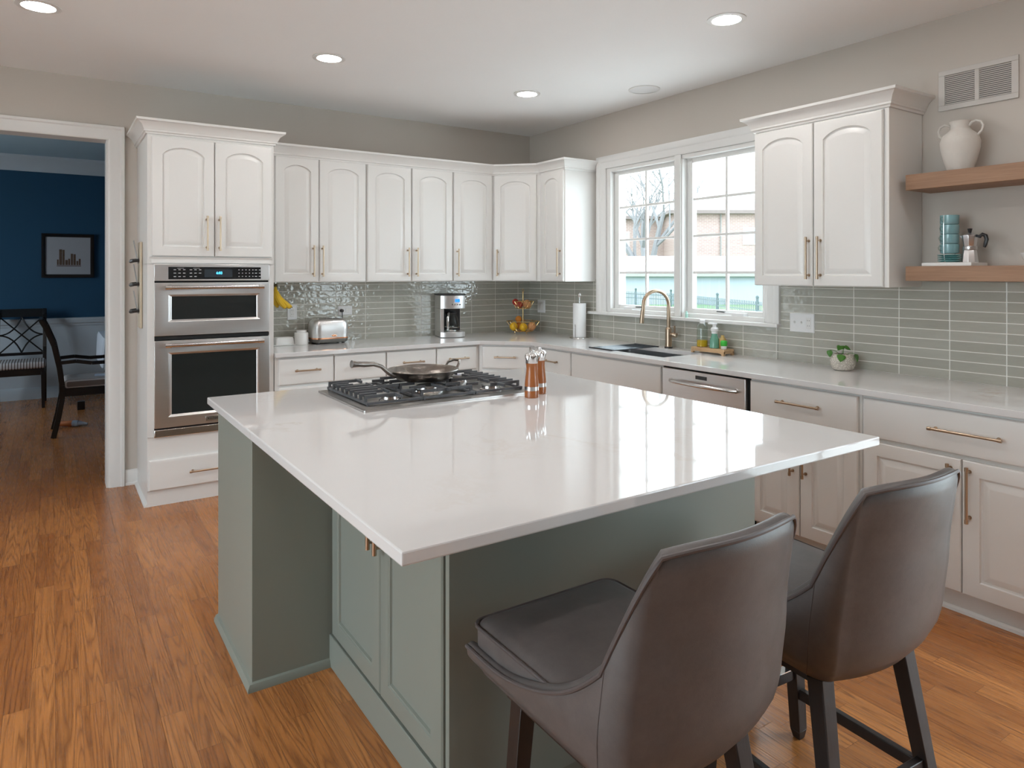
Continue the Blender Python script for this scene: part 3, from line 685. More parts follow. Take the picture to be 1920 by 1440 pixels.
# ---- base cabinets
def base(label, loc, rz, wd, drawers, doors, dp=.607, zd=(.690, .870), zz=(.108, .672), group='white base cabinets', pullw=.18, body=True):
    c = thing('base_cabinet', label, 'cabinet', loc, rz, group)
    if body:
        g = G(); g.box(0, wd, 0, dp, .1, .884); mk('carcass', g, 'cabinet', c, .0015)
        g = G(); g.box(0, wd, .045, dp, 0, .1); mk('toe_kick', g, 'cabinet', c)
        g = G(); g.sweep([(0, 0), (.014, 0), (.012, .012), (.004, .02), (0, .02)], [(0, .045), (wd, .045)], [(0, -1)]); mk('shoe_moulding', g, 'trim', c)
    for a, b, p in drawers:
        d = add_front(c, 'drawer' if p else 'false_front', a, b, zd[0], zd[1], 'slab')
        if p: add_pull(d, (a+b)/2, (zd[0]+zd[1])/2+.006, p, False)
    for a, b, hx in doors:
        d = add_front(c, 'door', a, b, zz[0], zz[1], 'raised', mx=.066)
        if hx: add_pull(d, hx, zz[1]-.138, .235, True)
    return c
xs = (-2.558, -2.145, -1.745, -1.326, -.934)
lb = ('white base cabinet beside the tall oven cabinet, under the butter dish', 'white base cabinet under the toaster', 'white base cabinet between the toaster and the coffee maker', 'white base cabinet under the coffee maker')
for i in range(4):
    a, b = xs[i], xs[i+1]; off = .026 if i == 0 else .006; e = .03 if i == 3 else .006
    base(lb[i], (a, -.61, 0), 0, b-a-.001, [(off, b-a-e, .18)], [(off, b-a-e, b-a-.05 if i % 2 == 0 else .05)])
# angled corner base
c = thing('base_cabinet', 'white angled corner base cabinet below the fruit basket', 'cabinet', (-.931, -.611, 0), -PI/4, 'white base cabinets')
dl = math.hypot(.319, .319)
g = G(); poly = [(-.931, -.611), (-.611, -.931), (-.004, -.931), (-.004, -.004), (-.931, -.004)]; g.loops([[(x, y, z) for x, y in poly] for z in (.1, .884)]); mk('carcass', g, 'cabinet', c, world=True)
g = G(); poly = [(-.931, -.56), (-.56, -.931), (-.004, -.931), (-.004, -.004), (-.931, -.004)]; g.loops([[(x, y, z) for x, y in poly] for z in (0, .1)]); mk('toe_kick', g, 'cabinet', c, world=True)
d = add_front(c, 'drawer', .03, dl-.03, .69, .87, 'slab'); add_pull(d, dl/2, .786, .18, False)
d = add_front(c, 'door', .03, dl-.03, .108, .672, 'raised', mx=.06); add_pull(d, .06, .534, .235, True)
base('white base cabinet between the angled corner and the sink cabinet', (-.61, -.933, 0), -PI/2, .489, [(.03, .485, .18)], [(.03, .485, .08)])
# sink base (open topped so the sink bowl hangs free)
sk = base('white sink base cabinet with a plain false front below the faucet', (-.61, -1.424, 0), -PI/2, .916, [(.006, .908, None)], [(.006, .454, .41), (.460, .908, .504)], body=False)
g = G(); g.box(0, .018, 0, .607, .1, .884); g.box(.898, .916, 0, .607, .1, .884); g.box(.018, .898, 0, .607, .1, .118); g.box(.018, .898, .595, .607, .118, .884); g.box(.018, .898, 0, .018, .86, .884); mk('carcass', g, 'cabinet', sk)
g = G(); g.box(0, .916, .045, .607, 0, .1); mk('toe_kick', g, 'cabinet', sk)
base('white base cabinet with drawer and two doors next to the dishwasher', (-.61, -2.998, 0), -PI/2, .630, [(.006, .616, .245)], [(.006, .306, .272), (.311, .616, .345)])
base('wide white base cabinet with the longest drawer handle', (-.61, -3.630, 0), -PI/2, .93, [(.012, .90, .285)], [(.012, .434, .395), (.439, .90, .469)])

# ---- dishwasher
dw = thing('dishwasher', 'stainless dishwasher with curved bar handle between the white base cabinets', 'dishwasher', (-.61, -2.345, 0), -PI/2)
g = G(); g.box(.0, .648, .0, .60, .02, .880); mk('body', g, 'gap', dw)
g = G(); g.box(.006, .632, -.022, .0, .115, .872); ddw = mk('door', g, 'steel', dw, .004)
pts = [(.08+.50*k/16, -.03-.034*sin(PI*min(1, max(0, k/16)))**.5, .800) for k in range(17)]
g = G(); g.tube(pts, .0135, 12, flat=.7); g.cyl((.085, -.02, .80), (.085, -.036, .80), .013); g.cyl((.575, -.02, .80), (.575, -.036, .80), .013); mk('handle', g, 'steel_h', ddw)
g = G(); g.box(.275, .36, -.0235, -.0215, .829, .851); mk('display', g, 'blackglass', ddw)
g = G(); g.box(.006, .642, .03, .05, .0, .112); mk('kick_plate', g, 'black', dw)

# ---- L-shaped quartz worktop with sink cut-out
SX0, SX1, SY0, SY1 = -.525, -.135, -1.52, -2.255
g = G()
zt, zb = .915, .8845
outer = [(-2.561, -.652), (-.944, -.652), (-.652, -.944)]
cells = [[(-2.561, -.009), (-2.561, -.652), (-.944, -.652), (-.944, -.009)],
         [(-.944, -.009), (-.944, -.652), (-.652, -.944), (-.009, -.944), (-.009, -.009)]]
allp = [(-2.561, -.009), (-2.561, -.652), (-.944, -.652), (-.652, -.944), (-.652, SY0), (SX0, SY0), (SX0, SY1), (-.652, SY1), (-.652, -4.58), (-.009, -4.58), (-.009, SY1), (SX1, SY1), (SX1, SY0), (-.009, SY0), (-.009, -.944), (-.944, -.009), (-.944, -.944+.009)]
def vv(d, p, z):
    k = (round(p[0], 4), round(p[1], 4), z)
    if k not in d: d[k] = g.v((p[0], p[1], z))
    return d[k]
dd = {}
quads = [cells[0], [(-.944, -.009), (-.944, -.652), (-.652, -.944), (-.009, -.944), (-.009, -.009)],
         [(-.652, -.944), (-.652, SY0), (SX0, SY0), (SX1, SY0), (-.009, SY0), (-.009, -.944)],
         [(-.652, SY0), (-.652, SY1), (SX0, SY1), (SX0, SY0)], [(SX1, SY0), (SX1, SY1), (-.009, SY1), (-.009, SY0)],
         [(-.652, SY1), (-.652, -4.58), (-.009, -4.58), (-.009, SY1), (SX1, SY1), (SX0, SY1)]]
from collections import Counter
ec = Counter()
for q in quads:
    g.f([vv(dd, p, zt) for p in q]); g.f([vv(dd, p, zb) for p in reversed(q)])
    for i in range(len(q)): ec[(q[i], q[(i+1) % len(q)])] += 1
for (a, b), n in ec.items():
    if (b, a) not in ec: g.f([vv(dd, a, zt), vv(dd, a, zb), vv(dd, b, zb), vv(dd, b, zt)])
solo('countertop', g, 'quartz', 'L-shaped white quartz worktop along the back wall and the window wall', 'countertop', (-.65, -.65, .8845), bevel=.003, smooth=0)

# ---- sink, rack, faucet
si = thing('sink', 'undermount dark steel sink set into the worktop below the window', 'sink', (-.33, -1.89, .665))
def bowl(g, ins, zt_, zb_, t):
    a0, a1, b0, b1 = SX0-.012+ins, SX1+.012-ins, SY1-.012+ins, SY0+.012-ins
    def lp(i, z, r):
        o = []
        for cx, cy, st in ((a1-i-r, b1-i-r, 0), (a0+i+r, b1-i-r, 90), (a0+i+r, b0+i+r, 180), (a1-i-r, b0+i+r, 270)):
            for k in range(5):
                th = rad(st+90*k/4); o.append((cx+r*cos(th), cy+r*sin(th), z))
        return o
    g.loops([lp(0, zb_, .03), lp(0, zt_, .03), lp(t, zt_, .028), lp(t+.004, zb_+.02, .028), lp(t+.02, zb_+.006, .02)])
g = G(); bowl(g, .0, .8842, .67, .012); mk('bowl', g, 'sinksteel', si, world=True)
g = G(); g.cyl((-.33, -1.89, .6765), (-.33, -1.89, .679), .045, n=24); mk('drain', g, 'chrome', si, world=True)
rk = thing('drying_rack', 'grey roll-up drying rack laid across the sink', 'rack', (-.33, -1.68, .915))
g = G()
for k in range(9): y_ = -1.565-k*.028; g.cyl((SX0-.03, y_, .919), (SX1+.03, y_, .919), .0038, n=8)
mk('rods', g, 'screen', rk, world=True)
for xx in (SX0-.03, SX1+.03):
    g = G(); g.box(xx-.006, xx+.006, -1.55, -1.80, .9152, .9235); mk('edge_strip', g, 'black', rk, .001, world=True)
fa = thing('faucet', 'champagne bronze gooseneck faucet behind the sink', 'faucet', (-.075, -1.872, .915))
g = G(); g.lathe([(.030, 0), (.030, .006), (.027, .010)], n=28); mk('base_ring', g, 'black', fa)
g = G(); g.lathe([(.026, .010), (.024, .02), (.0235, .135), (.022, .142), (.016, .150)], n=28); bdy = mk('body', g, 'bronze', fa)
R_ = .105; dx, dy = -.97, .24
pts = [(0, 0, .145), (0, 0, .30)]
for k in range(0, 13):
    a = PI*k/12; q = R_-R_*cos(a); pts.append((dx*q, dy*q, .315+R_*sin(a)*.98))
pts += [(dx*2*R_*1.005, dy*2*R_*1.005, .29), (dx*2*R_*1.02, dy*2*R_*1.02, .26)]
g = G(); g.tube(pts, .0135, 14); mk('spout', g, 'bronze', fa)
e0 = Vector(pts[-1]); e1 = e0+Vector((dx*.010, dy*.010, -.075))
g = G(); g.cyl(e0+Vector((0, 0, .02)), e1, .0150, .0165, n=18); mk('spray_head', g, 'bronze', fa)
g = G(); g.cyl((0, -.01, .10), (.004, -.045, .10), .013, n=14); g.cyl((.004, -.040, .10), (.012, -.066, .094), .020, .017, n=14); g.tube([(.006, -.055, .10), (0, -.06, .14), (-.004, -.062, .165)], .0055, 8); mk('lever', g, 'bronze', fa)

# ------------------------------------------------------------------ island
IX0, IX1, IY0, IY1 = -3.259, -1.532, -4.210, -2.182
g = G(); g.box(IX0, IX1, IY0, IY1, .885, .915)
solo('island_countertop', g, 'quartz', 'large white quartz slab topping the sage green island', 'countertop', ((IX0+IX1)/2, (IY0+IY1)/2, .885), bevel=.004, smooth=0)
isl = thing('kitchen_island', 'sage green island base with panelled doors under the white slab', 'island', (-2.4, -3.1, 0))
EX, CXF = -3.243, -2.945      # end column face, cabinet face
YE0, YE1, YS = -2.930, -2.34, -3.845
g = G(); g.box(EX, -1.70, YE0, YE1, .0, .885); mk('cooktop_base', g, 'sage', isl, .0015, world=True)
g = G(); g.box(CXF, -1.70, YS+.02, YE0, .0, .885); mk('cabinet_body', g, 'sage', isl, .001, world=True)
g = G(); g.box(CXF-.012, -1.70, YS, YS+.02, .0, .885); mk('seating_panel', g, 'sage', isl, .001, world=True)
shoe = [(0, 0), (.017, 0), (.016, .012), (.009, .024), (0, .028)]
g = G(); g.sweep(shoe, [(EX, YE1), (EX, YE0), (CXF, YE0)], [(-1, 0), (0, -1)]); mk('shoe_moulding', g, 'sage', isl, world=True)
g = G(); g.box(CXF-.022, CXF, YE0, YS+.03, .0, .118); mk('base_board', g, 'sage', isl, .003, world=True)
for (ya, yb, hy) in ((YE0-.022, -3.398, -3.375), (-3.404, YS+.028, -3.43)):
    g = G(); g.loops(front_loops(0, ya-yb, .126, .872, 0, 'shaker', .02, .062))
    bmesh.ops.transform(g.bm, matrix=Matrix.Translation((CXF, ya, 0)) @ Matrix.Rotation(-PI/2, 4, 'Z'), verts=g.bm.verts)
    d = mk('door', g, 'sage', isl, smooth=25, world=True)
    g = G(); so = .03
    hz = .695
    g.cyl((CXF-.02-so, hy, hz-.11), (CXF-.02-so, hy, hz+.11), .0075, n=14)
    for zz in (hz-.09, hz+.09): g.cyl((CXF-.02, hy, zz), (CXF-.02-so, hy, zz), .0045, n=10)
    mk('handle', g, 'bronze', d, world=True)

# ---- cooktop
CKX0, CKX1, CKY0, CKY1 = -2.812, -1.988, -2.885, -2.318
ck = thing('gas_cooktop', 'stainless gas cooktop with black cast-iron grates on the island', 'cooktop', ((CKX0+CKX1)/2, (CKY0+CKY1)/2, .915))
g = G(); g.rbox(CKX0, CKX1, CKY0, CKY1, .9155, .922, .012); g.loops([[(CKX0+i, CKY0+j, z), (CKX1-i, CKY0+j, z), (CKX1-i, CKY1-j, z), (CKX0+i, CKY1-j, z)] for i, j, z in ((.012, .012, .922), (.03, .03, .9265))], cap0=False)
mk('tray', g, 'tray_steel', ck, world=True)
gx = [CKX0+.035, CKX0+.035+.25, CKX1-.035-.25, CKX1-.035]
def grate(x0, x1, side):
    g = G(); y0, y1 = CKY0+.060, CKY1-.025; zb_, zt_ = .927, .965
    for a, b, c, d in ((x0, x1, y0, y0+.012), (x0, x1, y1-.012, y1), (x0, x0+.012, y0+.0125, y1-.0125), (x1-.012, x1, y0+.0125, y1-.0125)): g.box(a, b, c, d, zb_+.003, zb_+.013)
    n = 9; xm, ym = (x0+x1)/2, (y0+y1)/2
    def finger(a, b, y_, foot):
        g.box(a, b, y_-.004, y_+.004, zt_-.013, zt_)
        for f_ in foot: g.box(f_-.006, f_+.006, y_-.0042, y_+.0042, zb_+.004, zt_-.0005)
    for k in range(n):
        y_ = y0+.03+(y1-y0-.05)*k/(n-1)
        over = min(abs(y_-(CKY0+.13)), abs(y_-(CKY1-.13))) < .040
        if side:
            o_, i_ = (x0, x1) if side < 0 else (x1, x0); sg = 1 if side < 0 else -1
            e = o_+sg*(.075 if over else (.155 if k in (0, 8) else .125))
            finger(min(o_, e), max(o_, e), y_, (o_+sg*.006,))
            if k in (1, 4, 7): e = i_-sg*.06; finger(min(i_, e), max(i_, e), y_, (i_-sg*.006,))
        else:
            if k in (0, 2, 4, 6, 8):
                finger(x0, x0+.075, y_, (x0+.006,)); finger(x1-.075, x1, y_, (x1-.006,))
    if side:
        for c in (CKY0+.13, CKY1-.13):
            for sy in (-1, 1): g.box(xm+.004-.004*side, xm+.012-.004*side, min(c+sy*.028, c+sy*.105), max(c+sy*.028, c+sy*.105), zt_-.0125, zt_+.0003)
        g.box(x0+.004, x1-.004, ym-.004, ym+.004, zt_-.0135, zt_+.0001)
    else:
        g.box(xm-.004, xm+.004, y0+.004, ym-.065, zt_-.0125, zt_+.0003); g.box(xm-.004, xm+.004, ym+.04, y1-.004, zt_-.0125, zt_+.0003)
        g.box(x0+.075, x1-.075, y0+.03-.0045, y0+.03+.0045, zt_-.0135, zt_-.0003)
    for a in (x0+.006, x1-.006):
        for b in (y0+.006, y1-.006): g.box(a-.005, a+.005, b-.005, b+.005, zb_-.002, zb_+.004)
    mk('grate', g, 'iron', ck, .001, world=True)
grate(gx[0], gx[1]-.002, -1); grate(gx[1]+.001, gx[2]-.001, 0); grate(gx[2]+.002, gx[3], 1)
for bx_, by_, br in ((gx[0]+.13, CKY0+.13, .036), (gx[0]+.13, CKY1-.13, .042), ((CKX0+CKX1)/2, (CKY0+CKY1)/2-.02, .055), (gx[3]-.13, CKY0+.13, .040), (gx[3]-.13, CKY1-.13, .034)):
    g = G(); g.lathe([(br+.012, 0), (br+.010, .006), (br+.002, .010), (br, .020)], (bx_, by_, .9265), 28); bo = mk('burner', g, 'steel_h', ck, world=True)
    g = G(); g.lathe([(br-.002, .0195), (br+.002, .021), (br, .026), (.004, .029)], (bx_, by_, .9265), 28); mk('burner_cap', g, 'cap', bo, world=True)

# ---- hammered frying pan on the grates
pn = thing('frying_pan', 'hammered dark steel frying pan with a curved handle on the cooktop grates', 'pan', (-2.385, -2.535, .9655))
g = G(); g.lathe([(.002, 0), (.105, 0), (.122, .006), (.150, .030), (.163, .046), (.166, .047), (.164, .050), (.160, .0475), (.147, .031), (.118, .010), (.10, .005), (.002, .005)], n=48, cap0=True, cap1=True); mk('body', g, 'panmetal', pn, smooth=50)
a = rad(188)
dv = Vector((cos(a), sin(a), 0)); 
pts = [dv*.150+Vector((0, 0, .030)), dv*.185+Vector((0, 0, .046)), dv*.222+Vector((0, 0, .078)), dv*.262+Vector((0, 0, .093)), dv*.31+Vector((0, 0, .096)), dv*.345+Vector((0, 0, .100)), dv*.37+Vector((0, 0, .103))]
g = G(); g.tube(pts, [.013, .010, .009, .010, .0125, .0115, .0165], 12, flat=1.); mk('handle', g, 'panmetal', pn)
a2 = a+PI; d2v = Vector((cos(a2), sin(a2), 0)); sd = Vector((-sin(a2), cos(a2), 0))
pts = [d2v*.158+sd*.045+Vector((0, 0, .036)), d2v*.175+sd*.043+Vector((0, 0, .062)), d2v*.192+sd*.02+Vector((0, 0, .074)), d2v*.194-sd*.02+Vector((0, 0, .074)), d2v*.175-sd*.043+Vector((0, 0, .062)), d2v*.158-sd*.045+Vector((0, 0, .036))]
g = G(); g.tube(pts, .006, 10); mk('helper_handle', g, 'panmetal', pn)

# ---- pepper mills
def mill(loc, label):
    m_ = thing('pepper_mill', label, 'pepper mill', loc, 0, 'pepper mills on the island')
    g = G(); g.lathe([(.0300, 0), (.0315, .002), (.0315, .030), (.0310, .0315)], n=28); b_ = mk('foot', g, 'millwood', m_)
    g = G(); g.lathe([(.0312, .0315), (.0312, .049)], n=28); mk('steel_band', g, 'steel_h', m_)
    g = G(); g.lathe([(.0310, .049), (.0305, .065), (.0265, .100), (.0240, .125), (.0245, .140), (.0268, .150)], n=28); mk('body', g, 'millwood', m_)
    g = G()
    nn = 48; lps = []
    for r, z, am in ((.0262, .150, 0), (.0272, .153, .0), (.0285, .165, .02), (.0300, .176, .07), (.0285, .186, .09), (.0215, .194, .08), (.009, .198, .03), (.0075, .200, 0), (.0085, .204, 0), (.005, .208, 0)):
        lps.append([(r*(1+am*cos(8*2*PI*i/nn))*cos(2*PI*i/nn), r*(1+am*cos(8*2*PI*i/nn))*sin(2*PI*i/nn), z) for i in range(nn)])
    g.loops(lps); mk('crown_knob', g, 'chrome', m_)
    return m_
m1 = mill((-2.072, -2.968, .915), 'wood and chrome pepper mill, the one standing fully in view beside the cooktop')
dup(m1, (-1.985, -2.905, .915), .3, 'wood and chrome pepper mill half hidden behind its twin')

# ------------------------------------------------------------------ worktop items, back wall
to = thing('toaster', 'brushed steel toaster with copper trim against the tiled wall', 'toaster', (-2.027, -.150, .915), rad(3))
def tlp(wx, wy, z, r, n=6):
    o = []
    for cx, cy, st in ((wx-r, wy-r, 0), (-wx+r, wy-r, 90), (-wx+r, -wy+r, 180), (wx-r, -wy+r, 270)):
        for k in range(n+1):
            th = rad(st+90*k/n); o.append((cx+r*cos(th), cy+r*sin(th), z))
    return o
g = G(); g.loops([tlp(.132, .082, .012, .05), tlp(.140, .088, .020, .055), tlp(.143, .090, .040, .055)]); mk('base', g, 'cap', to)
g = G(); g.loops([tlp(.1445, .0915, .040, .056), tlp(.1445, .0915, .050, .056)]); mk('copper_band', g, 'copper', to)
g = G(); g.loops([tlp(.143, .090, .050, .056), tlp(.146, .092, .10, .057), tlp(.143, .090, .155, .056), tlp(.135, .084, .176, .052), tlp(.118, .072, .188, .045), tlp(.10, .058, .191, .04)]); mk('shell', g, 'steel', to)
g = G()
for yy in (-.026, .026): g.box(-.085, .085, yy-.012, yy+.012, .190, .1925)
mk('slots', g, 'gap', to)
g = G(); g.box(-.09, .09, -.003, .003, .1905, .194); mk('slot_rim', g, 'chrome', to, .001)
g = G(); g.sphere((.012, -.0905, .064), .022, 14, 8, sy=.12, sz=.4); mk('copper_plate', g, 'copper', to)
g = G(); g.rbox(.140, .166, -.016, .016, .108, .118, .005); mk('lever', g, 'copper', to)
for sx in (-1, 1):
    for sy in (-1, 1):
        g = G(); g.cyl((sx*.10, sy*.055, .0005), (sx*.10, sy*.055, .014), .012); mk('foot', g, 'black', to)
g = G(); g.tube([(-1.895, -.06, 1.0), (-1.875, -.03, 1.045), (-1.868, -.025, 1.11), (-1.873, -.03, 1.157)], .0035, 8); g.cyl((-1.873, -.012, 1.158), (-1.873, -.045, 1.158), .014, .011); mk('power_cord', g, 'black', to, world=True)

g = G(); g.lathe([(.050, 0), (.0525, .003), (.0525, .088), (.050, .092), (.046, .094), (.038, .0945), (.038, .108), (.036, .111), (.004, .112)], (-2.237, -.150, .915), 32)
solo('canister', g, 'white', 'round white lidded canister between the butter dish and the toaster', 'canister', (-2.237, -.150, .915))
bt = thing('butter_dish', 'white ceramic butter dish next to the tall oven cabinet', 'butter dish', (-2.362, -.118, .915), rad(4))
g = G(); g.rbox(-.095, .088, -.055, .055, .001, .008, .012, rz=.003); mk('plate', g, 'white', bt)
g = G(); g.loops([tlp(.072, .040, .0085, .012), tlp(.068, .037, .048, .012), tlp(.062, .031, .060, .012), tlp(.05, .02, .063, .01)]); mk('lid', g, 'white', bt)

# bananas hanging under the cabinet
bn = thing('banana_bunch', 'bunch of yellow bananas hanging under the wall cabinet beside the oven', 'bananas', (-2.445, -.21, 1.378))
tops = Vector((0, 0, -.012))
for k, (ax, ay, ln) in enumerate(((.105, -.012, .175), (.085, -.035, .18), (.05, -.05, .18), (.02, .015, .175), (.065, .02, .17))):
    g = G(); pts = []; rs = []
    for i in range(11):
        t = i/10; pts.append(Vector((ax*(t**1.7)*1.05-.012*sin(PI*t), ay*sin(PI*t*.6)+ay*.35*t, -.012-ln*(t-.10*t*t*t))))
        rs.append(.0065+.0125*min(1, max(0, (t-.08)*4))*(1 if t < .8 else (1-(t-.8)*3.2)))
    g.tube(pts, rs, 8); b_ = mk('banana', g, 'banana', bn)
    g = G(); g.tube([pts[-1]-(pts[-1]-pts[-2])*.1, pts[-1]+(pts[-1]-pts[-2])*.35], [.0052, .004], 8); mk('tip', g, 'banana_tip', b_)
g = G(); g.sphere((0, 0, -.010), .014, 10, 8); mk('stem', g, 'banana_tip', bn)
g = G(); g.tube([(-2.445, -.21, 1.391), (-2.445, -.21, 1.376), (-2.450, -.21, 1.366), (-2.458, -.21, 1.366), (-2.462, -.21, 1.374)], .0025, 8); solo('banana_hook', g, 'chrome', 'small metal hook holding the bananas under the wall cabinet', 'hook', (-2.445, -.21, 1.391))

# coffee maker
cm = thing('coffee_maker', 'stainless drip coffee maker with blue display on the back worktop', 'coffee maker', (-.968, -.185, .915), rad(-14))
def clp(w, yf, yb, z, bow=.03, n=9):
    o = [(-w, yb, z), (-w, yf+bow, z)]
    o += [(-w+2*w*k/n, yf+bow*(1-sin(PI*k/n)**.7)*1.0, z) for k in range(1, n)]
    o += [(w, yf+bow, z), (w, yb, z)]
    return o
g = G(); g.loops([clp(.108, -.125, .115, .004), clp(.108, -.125, .115, .048)]); mk('base', g, 'steel', cm, .003)
g = G(); g.loops([clp(.104, -.12, .11, 0.0005), clp(.104, -.12, .11, .004)]); mk('base_pad', g, 'black', cm)
g = G(); g.box(-.108, -.078, -.095, .115, .048, .245); g.box(-.078, .108, .06, .115, .048, .245); mk('column', g, 'steel', cm, .002)
g = G(); g.box(-.078, .104, .055, .0595, .048, .245); g.box(-.0775, -.0735, -.09, .058, .05, .245); mk('recess_lining', g, 'black', cm)
g = G(); g.loops([clp(.108, -.125, .115, .245), clp(.108, -.125, .115, .358)]); hd = mk('head', g, 'steel', cm, .003)
g = G(); g.loops([clp(.112, -.129, .118, .358), clp(.110, -.126, .116, .371)]); mk('lid', g, 'black', cm, .002)
g = G(); g.box(.012, .052, -.1275, -.120, .301, .327); mk('display', g, 'lcd', hd)
g = G()
for k in range(4): g.cyl((-.012+k*.022, -.118, .280), (-.012+k*.022, -.1265, .280), .0058, n=12)
mk('buttons', g, 'chrome', hd)
ca = thing('coffee_carafe', 'glass coffee carafe with steel handle inside the coffee maker', 'carafe', (-.966, -.205, .9645), rad(-14))
g = G(); g.lathe([(.045, 0), (.058, .006), (.066, .035), (.064, .075), (.050, .120), (.043, .140), (.046, .150)], n=32, cap1=False); mk('glass', g, 'clear', ca)
g = G(); g.lathe([(.047, .150), (.048, .158), (.030, .166), (.004, .168)], n=28); mk('lid', g, 'black', ca)
g = G(); g.lathe([(.0665, .030), (.0685, .031), (.0685, .037), (.0665, .038)], n=32, cap0=False, cap1=False); g.lathe([(.056, .002), (.060, .003), (.061, .009), (.057, .009)], n=32, cap0=False, cap1=False); mk('band', g, 'steel_h', ca)
g = G(); g.tube([(-.028, -.038, .155), (-.040, -.060, .150), (-.052, -.088, .12), (-.056, -.094, .07), (-.052, -.086, .02)], [.008, .010, .010, .009, .008], 10, flat=1.3); mk('handle', g, 'steel_h', ca)

# fruit basket in the corner
fx, fy = -.262, -.268
fb = thing('fruit_basket', 'two-tier gold wire fruit stand in the worktop corner', 'fruit stand', (fx, fy, .915), rad(20))
g = G(); g.cyl((0, 0, .02), (0, 0, .375), .0042, n=10); g.tube([(.012*cos(2*PI*k/14), 0, .388+.014*sin(2*PI*k/14)) for k in range(14)], .0025, 8, closed=True); g.sphere((0, 0, .372), .007, 10, 8); mk('centre_rod', g, 'gold', fb)
def wire_basket(z0, z1, r0, r1, name, sides=6):
    g = G(); ring = lambda r, z: [(r*cos(2*PI*k/sides), r*sin(2*PI*k/sides), z) for k in range(sides)]
    for r, z, th in ((r0, z0, .0032), (r1, z1, .0034)):
        q = ring(r, z)
        for k in range(sides): g.cyl(q[k], q[(k+1) % sides], th, n=6)
    a_, b_ = ring(r0, z0), ring(r1, z1)
    for k in range(sides):
        g.cyl(a_[k], b_[k], .0028, n=6)
        mb = (Vector(b_[k])+Vector(b_[(k+1) % sides]))/2; g.cyl(a_[k], mb, .0018, n=6); g.cyl(a_[(k+1) % sides], mb, .0018, n=6)
        g.cyl(a_[k], (0, 0, z0), .0018, n=6)
    return mk(name, g, 'gold', fb)
lb_ = wire_basket(.022, .112, .088, .150, 'lower_basket'); wire_basket(.228, .292, .062, .098, 'upper_basket')
g = G(); 
for k in range(3): a_ = 2*PI*k/3; g.cyl((.07*cos(a_), .07*sin(a_), .022), (.075*cos(a_), .075*sin(a_), .002), .003, n=6); g.sphere((.075*cos(a_), .075*sin(a_), .004), .004, 8, 6)
mk('feet', g, 'gold', fb)
rv = Vector((.833, -.553, 0)); fv = Vector((.553, .833, 0)); fc_ = Vector((fx, fy, .915))
def fruit(name, mt, lab, a, b, z, r, sz=1., grp=None):
    p = fc_+rv*a+fv*b+Vector((0, 0, z))
    g = G(); nn = 18; g.sphere(p, r, nn, 12, sz=sz)
    o = solo(name, g, mt, lab, 'fruit', (p.x, p.y, p.z-r*sz)); return o
fruit('lemon', 'lemon', 'yellow lemon at the outer side of the lower fruit basket, next to another lemon', -.085, -.045, .066, .037)
fruit('lemon', 'lemon', 'yellow lemon in the middle of the lower fruit basket, front of the rod', .002, -.062, .062, .037)
fruit('peach', 'peach', 'pinkish orange fruit beside the two lemons in the lower basket', .078, -.022, .066, .038)
fruit('orange', 'orange', 'orange piled on top at the back of the lower basket', -.040, .020, .128, .030)
fruit('orange', 'orange', 'dark orange lying beneath the piled one in the lower basket', -.035, .045, .066, .036)
fruit('apple', 'red', 'deep red fruit rising above the rim of the upper basket', -.068, -.005, .285, .030)
fruit('apple', 'red', 'red fruit low behind the wires of the upper basket', -.034, -.028, .263, .030, 1.1)
fruit('peach', 'peach', 'large peach-coloured fruit in the upper basket', .036, -.012, .268, .037, 1.05)

# paper towel
ph = thing('paper_towel_holder', 'steel paper towel stand near the window casing', 'paper towel holder', (-.125, -.908, .915))
g = G(); g.lathe([(.082, 0), (.084, .003), (.080, .008), (.012, .010)], n=36); mk('base', g, 'steel_h', ph)
g = G(); g.cyl((0, 0, .009), (0, 0, .345), .0055, n=12); g.lathe([(.007, .335), (.011, .345), (.016, .360), (.013, .374), (.003, .384)], n=16); mk('rod', g, 'steel_h', ph)
g = G(); g.tube([(-.062, -.02, .008), (-.062, -.02, .10), (-.0635, -.02, .118)], .003, 8); g.sphere((-.062, -.02, .105), .006, 8, 6); mk('tension_arm', g, 'steel_h', ph)
g = G(); g.lathe([(.018, .0), (.055, .0), (.055, .282), (.018, .282)], n=32, cap0=False, cap1=False); g.lathe([(.018, .282), (.018, .0)], n=32, cap0=False, cap1=False)
bmesh.ops.translate(g.bm, vec=(-.125, -.908, .9255), verts=g.bm.verts)
solo('paper_towel_roll', g, 'paper', 'white paper towel roll standing on its steel holder', 'paper towel', (-.125, -.908, .9255))

# soap tray and bottles
tr = thing('soap_tray', 'small wooden footed tray holding soap bottles by the sink', 'tray', (-.098, -2.292, .915), 0)
g = G(); g.rbox(-.052, .052, -.14, .14, .026, .040, .004); mk('top', g, 'bamboo', tr)
g = G(); g.prism([(-.132, .006), (-.132, .027), (.132, .027), (.132, .006), (.10, .014), (-.10, .014)], -.052, -.044, 'x'); mk('front_rail', g, 'bamboo', tr)
g = G(); g.prism([(-.05, .012), (-.05, .027), (.05, .027), (.05, .012)], -.140, -.132, 'y'); mk('side_rail', g, 'bamboo', tr)
for sx in (-1, 1):
    for sy in (-1, 1):
        g = G(); g.box(sx*.045-.008, sx*.045+.008, sy*.130-.010, sy*.130+.010, 0, .0262); mk('leg', g, 'bamboo', tr, .001)
ty, tx, tz = -2.292, -.098, .9555
sb = thing('soap_bottle', 'tall clear bottle with yellow liquid on the soap tray', 'soap bottle', (tx, ty+.085, tz))
g = G(); g.lathe([(.034, 0), (.037, .003), (.037, .125), (.034, .142), (.020, .158), (.016, .162)], n=28, cap1=False); mk('bottle', g, 'clear_lit', sb)
